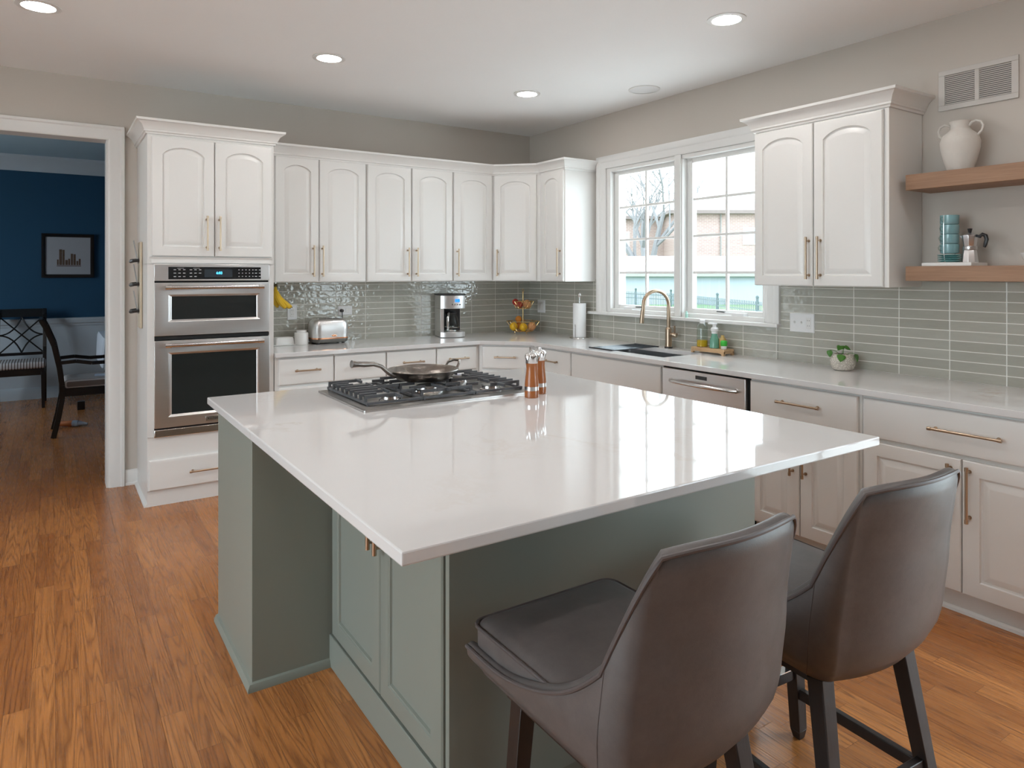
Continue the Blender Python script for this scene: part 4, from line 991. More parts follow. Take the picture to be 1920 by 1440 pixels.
g = G(); g.lathe([(.033, .002), (.0355, .004), (.0355, .045)], n=28); mk('liquid', g, 'yellow_soap', sb)
g = G(); g.lathe([(.0185, .160), (.0185, .182), (.012, .186)], n=20); mk('cap', g, 'plastic', sb)
fbm = thing('soap_pump', 'green foaming soap bottle with white pump on the tray', 'soap pump', (tx-.006, ty-.025, tz))
g = G(); g.lathe([(.030, 0), (.033, .003), (.030, .055), (.020, .085), (.0185, .105)], n=24); mk('bottle', g, 'green_soap', fbm)
g = G(); g.lathe([(.0195, .098), (.0195, .112), (.024, .116), (.025, .130), (.020, .138), (.012, .141), (.011, .160)], n=24); mk('collar', g, 'plastic', fbm)
g = G(); g.rbox(-.015, .015, -.014, .048, .159, .168, .006); mk('pump_head', g, 'plastic', fbm)
g = G(); g.lathe([(.021, 0), (.023, .003), (.023, .062), (.012, .076), (.011, .088)], (tx+.022, ty-.070, tz), 24); solo('soap_bottle', g, 'amber_soap', 'amber bottle partly hidden behind the green soap pump', 'soap bottle', (tx+.022, ty-.070, tz))
br_ = thing('dish_brush', 'round dish brush with green knob and white bristles on the tray', 'brush', (tx-.012, ty-.108, tz))
g = G(); g.lathe([(.017, 0), (.019, .004), (.019, .020), (.017, .022)], n=24); mk('bristles', g, 'white', br_)
g = G(); g.lathe([(.020, .022), (.0225, .026), (.0225, .050), (.018, .056), (.004, .058)], n=24); mk('knob', g, 'green', br_)
g = G(); g.lathe([(.010, 0), (.011, .002), (.011, .030), (.007, .034), (.006, .044), (.002, .046)], (-.032, -2.005, 1.142), 16); solo('small_bottle', g, plain('mint_plastic', (.45, .72, .62), .3), 'tiny mint green bottle standing on the windowsill', 'bottle', (-.032, -2.005, 1.142))

# potted plant
pp = thing('potted_plant', 'small leafy plant in a textured cream pot on the window wall worktop', 'plant', (-.118, -3.236, .915))
g = G(); g.lathe([(.040, 0), (.052, .006), (.064, .030), (.067, .052), (.060, .078), (.048, .090), (.044, .092), (.042, .088)], n=36, cap1=False); mk('pot', g, 'pot', pp)
g = G(); g.lathe([(.0455, .070), (.044, .083), (.003, .085)], n=24); mk('soil', g, 'soil', pp)
def leaf(base, tip_dir, nrm, L_, W__):
    d = Vector(tip_dir).normalized(); n = Vector(nrm).normalized(); s_ = d.cross(n).normalized(); n = s_.cross(d)
    g = G(); rows = []
    K_ = 8
    for i in range(K_+1):
        t = i/K_; wv = W__*(sin(PI*(t**.62))**.9)*(1 if t < .98 else .3)+.0004
        c_ = Vector(base)+d*L_*t-n*(.25*L_*t*t)
        rows.append([c_-s_*wv+n*wv*.15, c_-s_*wv*.5, c_-n*wv*.12, c_+s_*wv*.5, c_+s_*wv+n*wv*.15])
    g.loops(rows, closed=False, cap0=False, cap1=False)
    o = mk('leaf', g, 'leaf', pp, smooth=60); md = o.modifiers.new('thickness', 'SOLIDIFY'); md.thickness = .0012; return o
def stem(p0, p1, p2):
    g = G(); g.tube([Vector(p0)*(1-t)**2+Vector(p1)*2*t*(1-t)+Vector(p2)*t*t for t in (0, .2, .4, .6, .8, 1)], .0014, 6); mk('stem', g, 'leaf', pp)
R3 = rv; F3 = -fv
for (a, b, z, dirs, nr, ln, wd) in ((-.072, .0, .112, (-.2, .1, -.9), (-.7, .6, .3), .046, .020), (-.035, .055, .094, (-.3, .5, -.8), (-.2, .9, .5), .050, .027), (.046, .045, .094, (.4, .3, -.9), (.6, .7, .3), .052, .026),
                                    (-.008, .0, .134, (-.6, .3, -.35), (0, .5, .9), .040, .022), (.002, .01, .132, (.8, .2, -.25), (0, .6, .8), .046, .019), (-.004, -.01, .136, (.1, .8, -.5), (0, .4, .9), .032, .018)):
    p = R3*a+F3*b+Vector((0, 0, z)); dv_ = R3*dirs[0]+F3*dirs[1]+Vector((0, 0, dirs[2])); nv_ = R3*nr[0]+F3*nr[1]+Vector((0, 0, nr[2]))
    leaf(p, dv_, nv_, ln*.85, wd*.85); b0 = R3*a*.2+F3*b*.2+Vector((0, 0, .083)); stem(b0, (b0+p)/2+Vector((0, 0, .02)), p)

# outlets and switches
def plate(name, label, origin, rz, wd, ht, kinds, cat):
    p = thing(name, label, cat, origin, rz)
    g = G(); g.rbox(-wd/2, wd/2, -.006, 0, -ht/2, ht/2, .004) if False else g.loops([[(sx*(wd/2-i), y_, sz*(ht/2-i)) for sx, sz in ((-1, -1), (1, -1), (1, 1), (-1, 1))] for i, y_ in ((0, 0), (0, -.003), (.004, -.006))]); mk('cover_plate', g, 'plastic', p)
    for k, kd in enumerate(kinds):
        cx = (k-(len(kinds)-1)/2)*.046
        if wd > ht and len(kinds) == 2 and name == 'wall_outlet_wide': cx = (k-.5)*.05
        if kd == 't':
            g = G(); g.box(cx-.005, cx+.005, -.0062, -.0058, -.012, .012); g.bar((cx, -.006, -.002), (cx, -.016, .008), .008, .006); mk('toggle', g, 'white', p)
        elif kd == 'r':
            g = G(); g.box(cx-.0165, cx+.0165, -.009, -.006, -.033, .033); mk('rocker', g, 'white', p, .001)
        else:
            g = G(); g.box(cx-.0165, cx+.0165, -.008, -.006, -.033, .033); o_ = mk('socket', g, 'white', p, .001)
            g = G()
            for zz in (-.016, .016):
                for xx in (-.006, .006): g.box(cx+xx-.001, cx+xx+.001, -.0085, -.0078, zz-.004, zz+.004)
            mk('slot', g, 'black', o_)
    return p
plate('light_switch', 'white double toggle switch and outlet plate between the window and the plant', (-.008, -2.909, 1.157), -PI/2, .166, .115, 'tts', 'switch')
plate('wall_outlet', 'small pale plate behind the fruit stand on the window wall tiles', (-.008, -.205, 1.152), -PI/2, .118, .118, 'rr', 'switch')
plate('wall_outlet', 'white single plate below the bananas', (-2.268, -.008, 1.157), 0, .074, .118, 's', 'outlet')
plate('wall_outlet', 'white double outlet above the toaster with a black plug in it', (-1.841, -.008, 1.158), 0, .112, .075, 'ss', 'outlet') if False else None
po = thing('wall_outlet', 'white horizontal outlet above the toaster with a black plug in it', 'outlet', (-1.841, -.008, 1.158))
g = G(); g.loops([[(sx*(.060-i), y_, sz*(.037-i)) for sx, sz in ((-1, -1), (1, -1), (1, 1), (-1, 1))] for i, y_ in ((0, 0), (0, -.003), (.004, -.006))]); mk('cover_plate', g, 'plastic', po)
for sx in (-1, 1):
    g = G(); g.box(sx*.022-.016, sx*.022+.016, -.008, -.006, -.0165, .0165); mk('socket', g, 'white', po, .001)

# ------------------------------------------------------------------ floating shelves
for nm, z0, z1, lab in (('floating_shelf', 1.876, 1.953, 'thick brown oak wall shelf carrying the white vase'), ('floating_shelf', 1.421, 1.494, 'thick brown oak wall shelf carrying the teal cups and coffee pot')):
    g = G(); g.box(-.25, -.001, -3.645, -4.75, z0, z1); solo(nm, g, 'oak', lab, 'shelf', (-.125, -4.2, z0), 'oak wall shelves', bevel=.002, smooth=0)
va = thing('vase', 'matte white two-handled vase on the oak shelf', 'vase', (-.13, -3.845, 1.9532), rad(-90))
g = G(); g.lathe([(.050, 0), (.054, .004), (.070, .055), (.084, .115), (.086, .145), (.076, .178), (.050, .200), (.041, .212), (.040, .228), (.046, .246), (.043, .248), (.036, .232)], n=40, cap1=True); mk('body', g, 'vase', va, smooth=60)
for sg in (-1, 1):
    pts = []
    for k in range(13):
        t = rad(-40+280*k/12); pts.append((sg*(.062+.030*cos(t-PI/2+rad(30))), 0, .207+.028*sin(t-PI/2+rad(30))))
    pts = [(sg*.039, 0, .220), (sg*.050, 0, .234), (sg*.070, 0, .241), (sg*.091, 0, .232), (sg*.101, 0, .211), (sg*.095, 0, .188), (sg*.080, 0, .174), (sg*.068, 0, .172)]
    g = G(); g.tube(pts, .0062, 10); mk('handle', g, 'vase', va)
g = G(); g.rbox(-.215, -.045, -3.705, -3.930, 1.4945, 1.512, .004) if False else g.box(-.215, -.045, -3.705, -3.930, 1.4942, 1.511); solo('serving_board', g, 'white', 'thin white board under the coffee pot on the oak shelf', 'board', (-.13, -3.82, 1.4942), bevel=.002)
SY = -3.797
st = thing('cup_stand', 'thin wire stand holding the stacked teal cups', 'stand', (-.13, SY, 1.511))
g = G(); 
for sy in (-1, 1): g.tube([(sy*.045, 0, .003), (sy*.060, 0, .05), (sy*.060, 0, .200), (sy*.058, 0, .232)], .0016, 6)
g.tube([(.045*cos(2*PI*k/20), .045*sin(2*PI*k/20), .003) for k in range(20)], .002, 6, closed=True)
mk('wire', g, 'chrome', st)
g = G(); g.lathe([(.030, 0), (.034, .0012), (.050, .0042), (.053, .0078), (.050, .0072), (.030, .0032)], n=28, cap1=True); 
names = ('lowest', 'second lowest', 'second highest', 'topmost')
s0 = mk('saucer', g, 'teal'); s0.location = (-.13, SY, 1.5148); tag(s0, 'teal saucer, lowest in the stack of four under the cups', 'saucer', 'teal saucers')
for k in range(1, 4):
    s_ = s0.copy(); COL.objects.link(s_); s_.location = (-.13, SY, 1.5148+k*.0092); s_['label'] = 'teal saucer, %s in the stack of four under the cups' % names[k]
c0 = thing('glass_cup', 'teal glass cup, lowest of the four stacked cups', 'cup', (-.13, SY, 1.556), rad(60), 'stacked teal cups')
g = G(); g.lathe([(.030, 0), (.0385, .002), (.0412, .009), (.0415, .0465), (.0395, .0468), (.038, .012), (.020, .006)], n=28, cap1=True); mk('bowl', g, 'tealglass', c0)
g = G(); g.tube([(0, .040, .036), (0, .052, .038), (0, .058, .028), (0, .054, .018), (0, .041, .014)], .0032, 8); mk('handle', g, 'clear_lit', c0)
for k in range(1, 4): dup(c0, (-.13, SY, 1.556+k*.0475), rad(60+5*k), 'teal glass cup, %s of the four stacked cups' % names[k])
mo = thing('moka_pot', 'octagonal aluminium stovetop coffee pot with black handle on the shelf', 'coffee pot', (-.13, -3.888, 1.5112), rad(-100))
def octo(r, z): return [(r*cos(2*PI*(k+.5)/8), r*sin(2*PI*(k+.5)/8), z) for k in range(8)]
g = G(); g.loops([octo(.034, 0), octo(.036, .002), octo(.029, .058), octo(.028, .060)]); mk('boiler', g, 'alu', mo, .001, smooth=20)
g = G(); g.lathe([(.029, .060), (.030, .062), (.030, .076), (.028, .078)], n=24); g.cyl((-.030, .012, .045), (-.037, .012, .045), .004) ; mk('collar', g, 'alu', mo)
g = G(); g.loops([octo(.026, .078), octo(.027, .080), octo(.034, .128), octo(.034, .130)]); ub = mk('upper_chamber', g, 'alu', mo, .001, smooth=20)
g = G(); g.loops([octo(.034, .130), octo(.034, .132), octo(.012, .142), octo(.006, .143)]); mk('lid', g, 'alu', mo, smooth=20)
g = G(); g.lathe([(.006, .142), (.007, .146), (.010, .160), (.011, .163), (.004, .165)], n=16); mk('lid_knob', g, 'black', mo)
g = G(); g.bar((.030, 0, .128), (.052, 0, .122), .010, .012, side=(0, 1, 0)); g.tube([(.045, 0, .124), (.060, 0, .133), (.074, 0, .126), (.079, 0, .108), (.073, 0, .085), (.068, 0, .072)], [.006, .008, .009, .0085, .008, .006], 10, flat=1.1); mk('handle', g, 'black', mo)
g = G(); g.prism([(-.034, .130), (-.044, .131), (-.031, .112)], -.008, .008, 'y'); mk('spout', g, 'alu', mo)
g = G(); g.lathe([(.026, 0), (.030, .004), (.055, .030), (.066, .058), (.063, .058), (.050, .030), (.024, .008)], (-.13, -4.165, 1.4942), 32, cap1=True); solo('bowl', g, 'white', 'white bowl at the outer end of the lower oak shelf', 'bowl', (-.13, -4.165, 1.4942))

# vent grille
vt = thing('vent_grille', 'white two-panel return air grille high on the window wall', 'vent', (0, -3.868, 2.293), -PI/2)
g = G(); vw, vh = .356, .205
lp = [(-vw/2, vw/2, 0, vh)]
g.box(-vw/2, vw/2, -.010, -.0005, 0, .026); g.box(-vw/2, vw/2, -.010, -.0005, vh-.026, vh); g.box(-vw/2, -vw/2+.03, -.010, -.0005, .026, vh-.026); g.box(vw/2-.03, vw/2, -.010, -.0005, .026, vh-.026); g.box(-.010, .010, -.010, -.0005, .026, vh-.026)
mk('frame', g, 'vent', vt, .0015)
for a, b in ((-vw/2+.03, -.010), (.010, vw/2-.03)):
    g = G()
    g.m(0)
    for k in range(16):
        z_ = .031+(vh-.062)*k/15; g.bar((a, -.0058, z_), (b, -.0058, z_), .0062, .0016, side=(0, -.55, .83))
    mk('louvre_panel', g, 'vent', vt)
g = G(); g.box(-vw/2+.03, vw/2-.03, -.0012, -.0006, .026, vh-.026); mk('duct', g, 'vent_dark', vt)

# ------------------------------------------------------------------ ceiling lights
lights = [(-3.881, -1.322, 'round recessed ceiling light nearest the doorway'), (-2.416, -1.311, 'round recessed ceiling light over the run between oven cabinet and island'), (-.928, -1.288, 'round recessed ceiling light nearest the room corner'), (-.915, -3.078, 'round recessed ceiling light in front of the cabinet beside the shelves'),
          (-3.881, -3.08, None), (-2.416, -3.08, None), (-.915, -4.85, None), (-2.416, -4.85, None), (-3.881, -4.85, None)]
def clight(x, y, lab):
    t = thing('ceiling_light', lab or 'round recessed ceiling light above the camera side of the room', 'ceiling light', (x, y, H), 0, 'recessed ceiling lights')
    g = G(); g.lathe([(.072, -.0005), (.098, -.0005), (.098, -.004), (.080, -.008), (.072, -.006)], n=40, cap0=False, cap1=False); mk('trim_ring', g, 'trim', t)
    g = G(); g.lathe([(.074, -.001), (.074, -.0045), (.003, -.0055)], n=40); mk('diffuser', g, 'lamp', t)
    return t
l0 = clight(*lights[0])
for x, y, lab in lights[1:]: dup(l0, (x, y, H), None, lab or 'round recessed ceiling light above the seating side of the room')
cs_ = thing('ceiling_speaker', 'flat round white speaker in the ceiling near the window', 'speaker', (-.296, -1.849, H))
g = G(); g.lathe([(.100, -.0005), (.112, -.0005), (.112, -.004), (.100, -.006)], n=40, cap0=False, cap1=False); mk('rim', g, 'trim', cs_)
g = G(); g.lathe([(.100, -.001), (.100, -.004), (.003, -.005)], n=40); mk('grille', g, 'grille', cs_)

# hanging rack on the oven cabinet's side
hr = thing('hanging_rack', 'narrow pale board with three black ring holders on the side of the oven cabinet', 'rack', (-3.333, -.28, 1.10))
g = G(); g.loops([[(x, -.075 + .15*sy, z) for sy, z in ((0, 0), (1, 0), (1, .565), (0, .565))] for x in (-.016, -.0005)]); mk('board', g, 'cork', hr, .004)
for k, z_ in enumerate((.115, .29, .445)):
    g = G(); g.tube([(-.016, -.045, z_), (-.050, -.045, z_-.004), (-.062, -.01, z_-.010), (-.055, .03, z_), (-.016, .045, z_+.004)], .0095, 8, flat=1.3); h_ = mk('holder', g, 'black', hr)
    g = G(); g.loops([[(x0_, y_, z) for x0_, y_, z in ((-.018-dx_, -.03, z_-.02), (-.018-dx_, .03, z_-.02), (-.044-dx_, .03, z_+.13), (-.044-dx_, -.03, z_+.13))] for dx_ in (0, .003)]); mk('card', g, 'greycard', h_)

# ------------------------------------------------------------------ counter stools
def make_stool(loc, rz, label):
    s = thing('counter_stool', label, 'stool', loc, rz, 'counter stools')
    def interp(tab, z):
        for (a, va_), (b, vb) in zip(tab, tab[1:]):
            if z <= b: t = max(0, (z-a)/(b-a)); t = t*t*(3-2*t)*.5+t*.5; return va_+(vb-va_)*t
        return tab[-1][1]
    HW = [(.478, .200), (.53, .236), (.60, .248), (.70, .246), (.85, .235), (.985, .224)]
    YB = [(.478, -.256), (.53, -.292), (.60, -.306), (.75, -.324), (.985, -.358)]
    RIM = [(0, .548), (.25, .545), (.37, .558), (.48, .580), (.62, .611), (.72, .640), (.80, .674), (.865, .728), (.92, .825), (.95, .905), (.975, .955), (1.0, .966)]
    def rimz(b):
        for (a0, z0), (a1, z1) in zip(RIM, RIM[1:]):
            if b <= a1: return z0+(z1-z0)*(b-a0)/(a1-a0)
        return RIM[-1][1]
    # U-shaped plan curve (a across, b towards the back)
    uc = []
    n1, n2, n3 = 26, 14, 16; cb, ca_ = .86, .84
    for i in range(n1): uc.append((-1, cb*i/n1))
    for i in range(n2):
        t = PI/2*i/n2; uc.append((-ca_-(1-ca_)*cos(t), cb+(.975-cb)*sin(t)))
    for i in range(n3+1):
        q = -1+2*i/n3; uc.append((ca_*q, .975+.060*(1-q*q)))
    uc = uc + [(-a, b) for a, b in reversed(uc[:n1+n2])]
    TH = .030
    def pos(a, b, z, ins=0.):
        yf = .262 if z > .52 else .262-.02*(.52-z)/.04
        return Vector((a*(interp(HW, z)-ins), yf+(interp(YB, z)+ins-yf)*b, z))
    Mr = 14
    rim = [rimz(min(b, 1.0)) for a, b in uc]
    for _ in range(11): rim = [rim[0]]+[(rim[i-1]+2*rim[i]+rim[i+1])/4 for i in range(1, len(rim)-1)]+[rim[-1]]
    rows = [[pos(a, b, .478+(rz_-.478)*j/Mr) for (a, b), rz_ in zip(uc, rim)] for j in range(Mr+1)]
    cols = []
    for k, ((a, b), rz_) in enumerate(zip(uc, rim)):
        col = [rows[j][k] for j in range(Mr+1)]
        for th_ in (.25, .5, .75): col.append(pos(a, b, rz_+.010*sin(PI*th_), TH*th_))
        col += [pos(a, b, .478+(rz_-.478)*j/Mr, TH) for j in range(Mr, -1, -1)]
        cols.append(col)
    g = G(); g.loops(cols)
    o = mk('shell', g, 'leather', s, smooth=65)
    top = rows[-1]
    g = G(); g.tube([p+Vector((0, 0, .002)) for p in top], .0050, 8); mk('rim_piping', g, 'piping', o)
    for sg in (-1, 1):
        ia = n1+1 if sg < 0 else len(uc)-n1-2
        g = G(); g.tube([rows[j][ia] for j in range(Mr+1)], .0014, 6); mk('seam', g, 'piping', o)
    # seat cushion
    g = G(); x0, x1, y0, y1 = -.222, .222, -.245, .262
    def clp_(ins, z, r=.035, n=5):
        o_ = []
        for cx, cy, st_ in ((x1-ins-r, y1-ins-r, 0), (x0+ins+r, y1-ins-r, 90), (x0+ins+r, y0+ins+r, 180), (x1-ins-r, y0+ins+r, 270)):
            for k in range(n+1): th = rad(st_+90*k/n); o_.append((cx+r*cos(th), cy+r*sin(th), z))
        return o_
    g.loops([clp_(.012, .546), clp_(.0, .556), clp_(0, .598), clp_(.006, .608), clp_(.03, .618, .03), clp_(.09, .626, .03), clp_(.17, .629, .02)]); cu_ = mk('seat', g, 'leather', s, smooth=50)
    g = G(); g.tube(clp_(-.002, .603), .0045, 8, closed=True); mk('seat_piping', g, 'piping', cu_)
    g = G(); g.rbox(-.19, .19, -.24, .235, .490, .548, .03); mk('seat_platform', g, 'leather', s)
    g = G(); g.rbox(-.178, .178, -.205, .19, .450, .4905, .02); mk('apron', g, 'darkwood', s)
    lw = .036
    top_ = {(-1, 1): (-.155, .135), (1, 1): (.155, .135), (-1, -1): (-.165, -.205), (1, -1): (.165, -.205)}
    bot_ = {(-1, 1): (-.200, .140), (1, 1): (.200, .140), (-1, -1): (-.205, -.285), (1, -1): (.205, -.285)}
    def at(k, z): t = z/.47; return Vector((bot_[k][0]+(top_[k][0]-bot_[k][0])*t, bot_[k][1]+(top_[k][1]-bot_[k][1])*t, z))
    for k in top_:
        g = G(); g.bar(at(k, 0), at(k, .03), .024, .024, .036, .036); g.bar(at(k, .03), at(k, .47), .036, .036, .044, .044); mk('leg', g, 'darkwood', s, .002)
    for sx in (-1, 1):
        g = G(); g.bar(at((sx, 1), .15), at((sx, -1), .15), .020, .032); mk('stretcher', g, 'darkwood', s, .002)
    g = G(); g.bar(at((-1, -1), .17), at((1, -1), .17), .032, .020, side=(0, 0, 1)); mk('stretcher', g, 'darkwood', s, .002)
    g = G(); g.bar(at((-1, 1), .215), at((1, 1), .215), .034, .024, side=(0, 0, 1)); fr_ = mk('footrest', g, 'darkwood', s, .002)
    g = G(); a_, b_ = at((-1, 1), .233), at((1, 1), .233); g.box(a_.x+.02, b_.x-.02, a_.y-.014, a_.y+.014, .2315, .2345); mk('footrest_plate', g, 'chrome', fr_)
    return s
s1 = make_stool((-2.745, -4.245, 0), rad(0), 'dark taupe leather counter stool at the island corner beside the panelled doors')
dup(s1, (-2.078, -4.262, 0), rad(-4), 'dark taupe leather counter stool standing closer to the white base cabinets')

# ------------------------------------------------------------------ dining room furniture
def dining_chair(label, loc, rz, arms):
    c = thing('dining_armchair' if arms else 'dining_chair', label, 'chair', loc, rz)
    # faces local -y; seat front at y=-.22, back at y=+.20
    bx_ = .215
    def curve(sx): return [(sx*bx_, .27, 0), (sx*bx_, .235, .16), (sx*bx_, .205, .34), (sx*bx_, .205, .46), (sx*bx_, .225, .62), (sx*bx_, .265, .82), (sx*bx_, .325, .98), (sx*bx_, .36, 1.05)]
    for sx in (-1, 1):
        g = G(); pts = curve(sx)
        for a_, b_ in zip(pts, pts[1:]): g.bar(a_, b_, .036, .042)
        mk('rear_leg', g, 'blackwood', c, .003)
        g = G(); g.bar((sx*.205, -.215, .40), (sx*.205, -.22, 0), .042, .042, .028, .028); mk('front_leg', g, 'blackwood', c, .003)
    g = G(); g.box(-.22, .22, -.235, -.205, .36, .43); g.box(-.22, .22, .19, .215, .36, .43); g.box(-.222, -.195, -.22, .20, .36, .43); g.box(.195, .222, -.22, .20, .36, .43); mk('seat_rail', g, 'blackwood', c, .003)
    g = G(); g.rbox(-.228, .228, -.245, .19, .43, .505, .03, rz=.025); mk('seat', g, 'stripe', c)
    g = G(); g.loops([[(x, y+dy_, z) for x, y, z in ((-.235, .325, .965), (.235, .325, .965), (.235, .362, 1.055), (-.235, .362, 1.055))] for dy_ in (-.012, .016)]); mk('top_rail', g, 'blackwood', c, .003)
    def by_(z): return .222+(.325-.222)*((z-.56)/.42)**1.4 if z > .56 else .222
    g = G(); g.bar((-.21, .222, .555), (.21, .222, .555), .032, .022, side=(0, 0, 1)); mk('lower_rail', g, 'blackwood', c)
    g = G(); 
    def arc(x0, z0, x1, z1, cxx, czz):
        pts = []
        for k in range(9):
            t = k/8; x = x0*(1-t)**2+cxx*2*t*(1-t)+x1*t*t; z = z0*(1-t)**2+czz*2*t*(1-t)+z1*t*t; pts.append((x, by_(z), z))
        g.tube(pts, .0085, 6)
    zc, hz_ = .765, .20
    for sx in (-1, 1):
        arc(sx*.20, .57, sx*-.20, .965, 0, zc); arc(0, .57, sx*.205, zc, sx*.07, zc-.01); arc(0, .965, sx*.205, zc, sx*.07, zc+.01)
    mk('lattice_splat', g, 'blackwood', c)
    if arms:
        for sx in (-1, 1):
            g = G(); pts = [(sx*.225, .215, .665), (sx*.232, .10, .672), (sx*.24, -.02, .650), (sx*.24, -.13, .652), (sx*.235, -.20, .665)]
            for a_, b_ in zip(pts, pts[1:]): g.bar(a_, b_, .036, .030)
            g.bar((sx*.222, -.14, .42), (sx*.238, -.19, .655), .030, .034); mk('arm', g, 'blackwood', c, .003)
    return c
dining_chair('black lattice-back dining chair standing against the navy wall', (-4.110, 3.86, 0), 0, False)
dining_chair('black armchair with striped seat turned sideways in the dining room', (-3.545, 2.115, 0), PI/2, True)
fp = thing('framed_picture', 'small black-framed city print on the navy dining wall', 'picture', (-3.664, 4.357, 1.41))
PW, PH = .53, .52
g = G(); ls = []
for i, y_ in ((0, 0), (0, -.028), (.012, -.030), (.036, -.020), (.04, -.008)): ls.append([(sx*(PW/2-i), y_, PH/2+sz*(PH/2-i)) for sx, sz in ((-1, -1), (1, -1), (1, 1), (-1, 1))])
g.loops(ls, cap1=False); mk('frame', g, 'blackwood', fp)
g = G(); g.box(-PW/2+.036, PW/2-.036, -.008, -.004, .036, PH-.036); mk('mat_board', g, 'mat_board', fp)
g = G()
for x0, x1, z0, z1 in ((-.115, .13, .135, .145), (-.112, -.095, .15, .215), (-.090, -.062, .15, .335), (-.058, -.036, .15, .33), (-.030, -.004, .15, .21), (.0, .02, .15, .225), (.026, .048, .15, .285), (.052, .076, .15, .28), (.082, .102, .15, .20), (.106, .126, .15, .225)): g.box(x0, x1, -.0088, -.0078, z0, z1)
mk('print', g, 'print_brown', fp)
dt = thing('dining_table', 'dining table under a white cloth, just past the doorway casing', 'table', (-2.92, 2.95, 0))
g = G(); g.rbox(-3.40, -2.45, 2.43, 3.47, .78, .815, .05); mk('tabletop', g, 'blackwood', dt, world=True)
for x_ in (-2.95, -2.55):
    for y_ in (2.55, 3.35):
        g = G(); g.box(x_-.03, x_+.03, y_-.03, y_+.03, 0, .781); mk('leg', g, 'blackwood', dt, .003, world=True)
g = G()
def cl_(x0_, x1_, y0_, y1_, z, wv):
    o_ = []; r_ = .06
    for cx, cy, st_ in ((x1_-r_, y1_-r_, 0), (x0_+r_, y1_-r_, 90), (x0_+r_, y0_+r_, 180), (x1_-r_, y0_+r_, 270)):
        for k in range(7): th = rad(st_+15*k); ww = wv*sin(k*2.6); o_.append((cx+(r_+ww)*cos(th), cy+(r_+ww)*sin(th), z))
    return o_
g.loops([cl_(-3.418, -2.42, 2.40, 3.50, .53, .010), cl_(-3.415, -2.428, 2.405, 3.495, .68, .006), cl_(-3.410, -2.44, 2.418, 3.482, .79, .002), cl_(-3.40, -2.45, 2.43, 3.47, .822, 0), cl_(-3.36, -2.49, 2.47, 3.43, .826, 0)], cap0=False)
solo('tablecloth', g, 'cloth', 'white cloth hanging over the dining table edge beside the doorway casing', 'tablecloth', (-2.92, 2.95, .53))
bt_ = thing('toy_bottle', 'orange and pale blue plastic bottle lying on the dining room floor', 'bottle', (-3.66, 2.36, 0), rad(-25))
g = G(); g.cyl((-.11, 0, .03), (.0, 0, .03), .024, .029, n=16); mk('orange_end', g, 'orange_plastic', bt_)
g = G(); g.cyl((.0, 0, .03), (.05, 0, .03), .0295, n=16); g.cyl((.05, 0, .03), (.13, 0, .022), .026, .010, n=16); mk('blue_end', g, 'paleblue', bt_)
g = G(); g.box(-3.60, -3.53, 3.27, 3.34, 0, .09); solo('floor_box', g, 'blackwood', 'small dark block on the floor below the armchair seat', 'box', (-3.565, 3.305, 0), bevel=.004)
g = G(); g.loops([[(x, y, z) for x, y, z in ((-3.50, 2.02, zz), (-3.38, 1.99, zz), (-3.37, 2.05, zz), (-3.49, 2.08, zz))] for zz in (.5065, .525)]); solo('remote', g, 'paleblue', 'pale slim gadget lying on the striped armchair seat', 'gadget', (-3.44, 2.03, .5065), bevel=.004)

# ------------------------------------------------------------------ outside the window
GZ = -.6
g = G(); g.box(14, 140, -2, 120, GZ-.2, GZ); struct('ground', g, 'lawn', smooth=0)
g = G(); g.box(.2, 14, -2, 60, GZ-.2, GZ); g.box(.2, 140, -70, -2, GZ-.2, GZ); struct('ground_bounce', g, 'bounce_paving', smooth=0)  # unseen paving added as a daylight reflector in place of lawn
g = G(); g.box(-60, .2, -70, YR-.2, GZ-.2, GZ); g.box(-60, XL-.2, YR-.2, 60, GZ-.2, GZ); struct('ground_rear', g, 'bounce_paving', smooth=0)  # same added reflector ground, out of view around the house
vx, vy = math.sin(rad(33.6)), math.cos(rad(33.6)); rx_, ry_ = vy, -vx
CX, CY = -3.8256, -5.451
def out_pt(u, depth): q = (u-960)/1298.3*depth; return CX+vx*depth+rx_*q, CY+vy*depth+ry_*q
rot_out = rad(-33.6)
def zat(v, depth): return 1.4572-(v-513.1)/1298.3*depth
# low garage row
dpt = 46.; x_, y_ = out_pt(1290, dpt)
ga = thing('garage_row', 'long low grey-blue garage with a pale pinkish roof beyond the lawn', 'garage', (x_, y_, GZ), rot_out)
g = G(); g.box(-14, 14, 0, 6, 0, zat(514, dpt)-GZ); mk('wall', g, 'shed', ga)
g = G(); h0 = zat(511, dpt)-GZ; h1 = zat(480, dpt+3)-GZ; g.loops([[(x, y, z) for y, z in ((-.4, h0-.12), (-.4, h0), (3, h1), (6.4, h0), (6.4, h0-.12))] for x in (-14.5, 14.5)]); rf = mk('roof', g, 'shed_roof', ga)
g = G(); g.box(-14.4, 14.4, -.46, -.38, h0-.26, h0-.02); mk('gutter', g, 'fascia', rf)
for k in range(6):
    g = G(); g.rbox(-9.5+k*3.7, -8.9+k*3.7, 2.5, 2.9, h1-.22, h1+.02, .1); mk('roof_vent', g, 'plastic', rf)
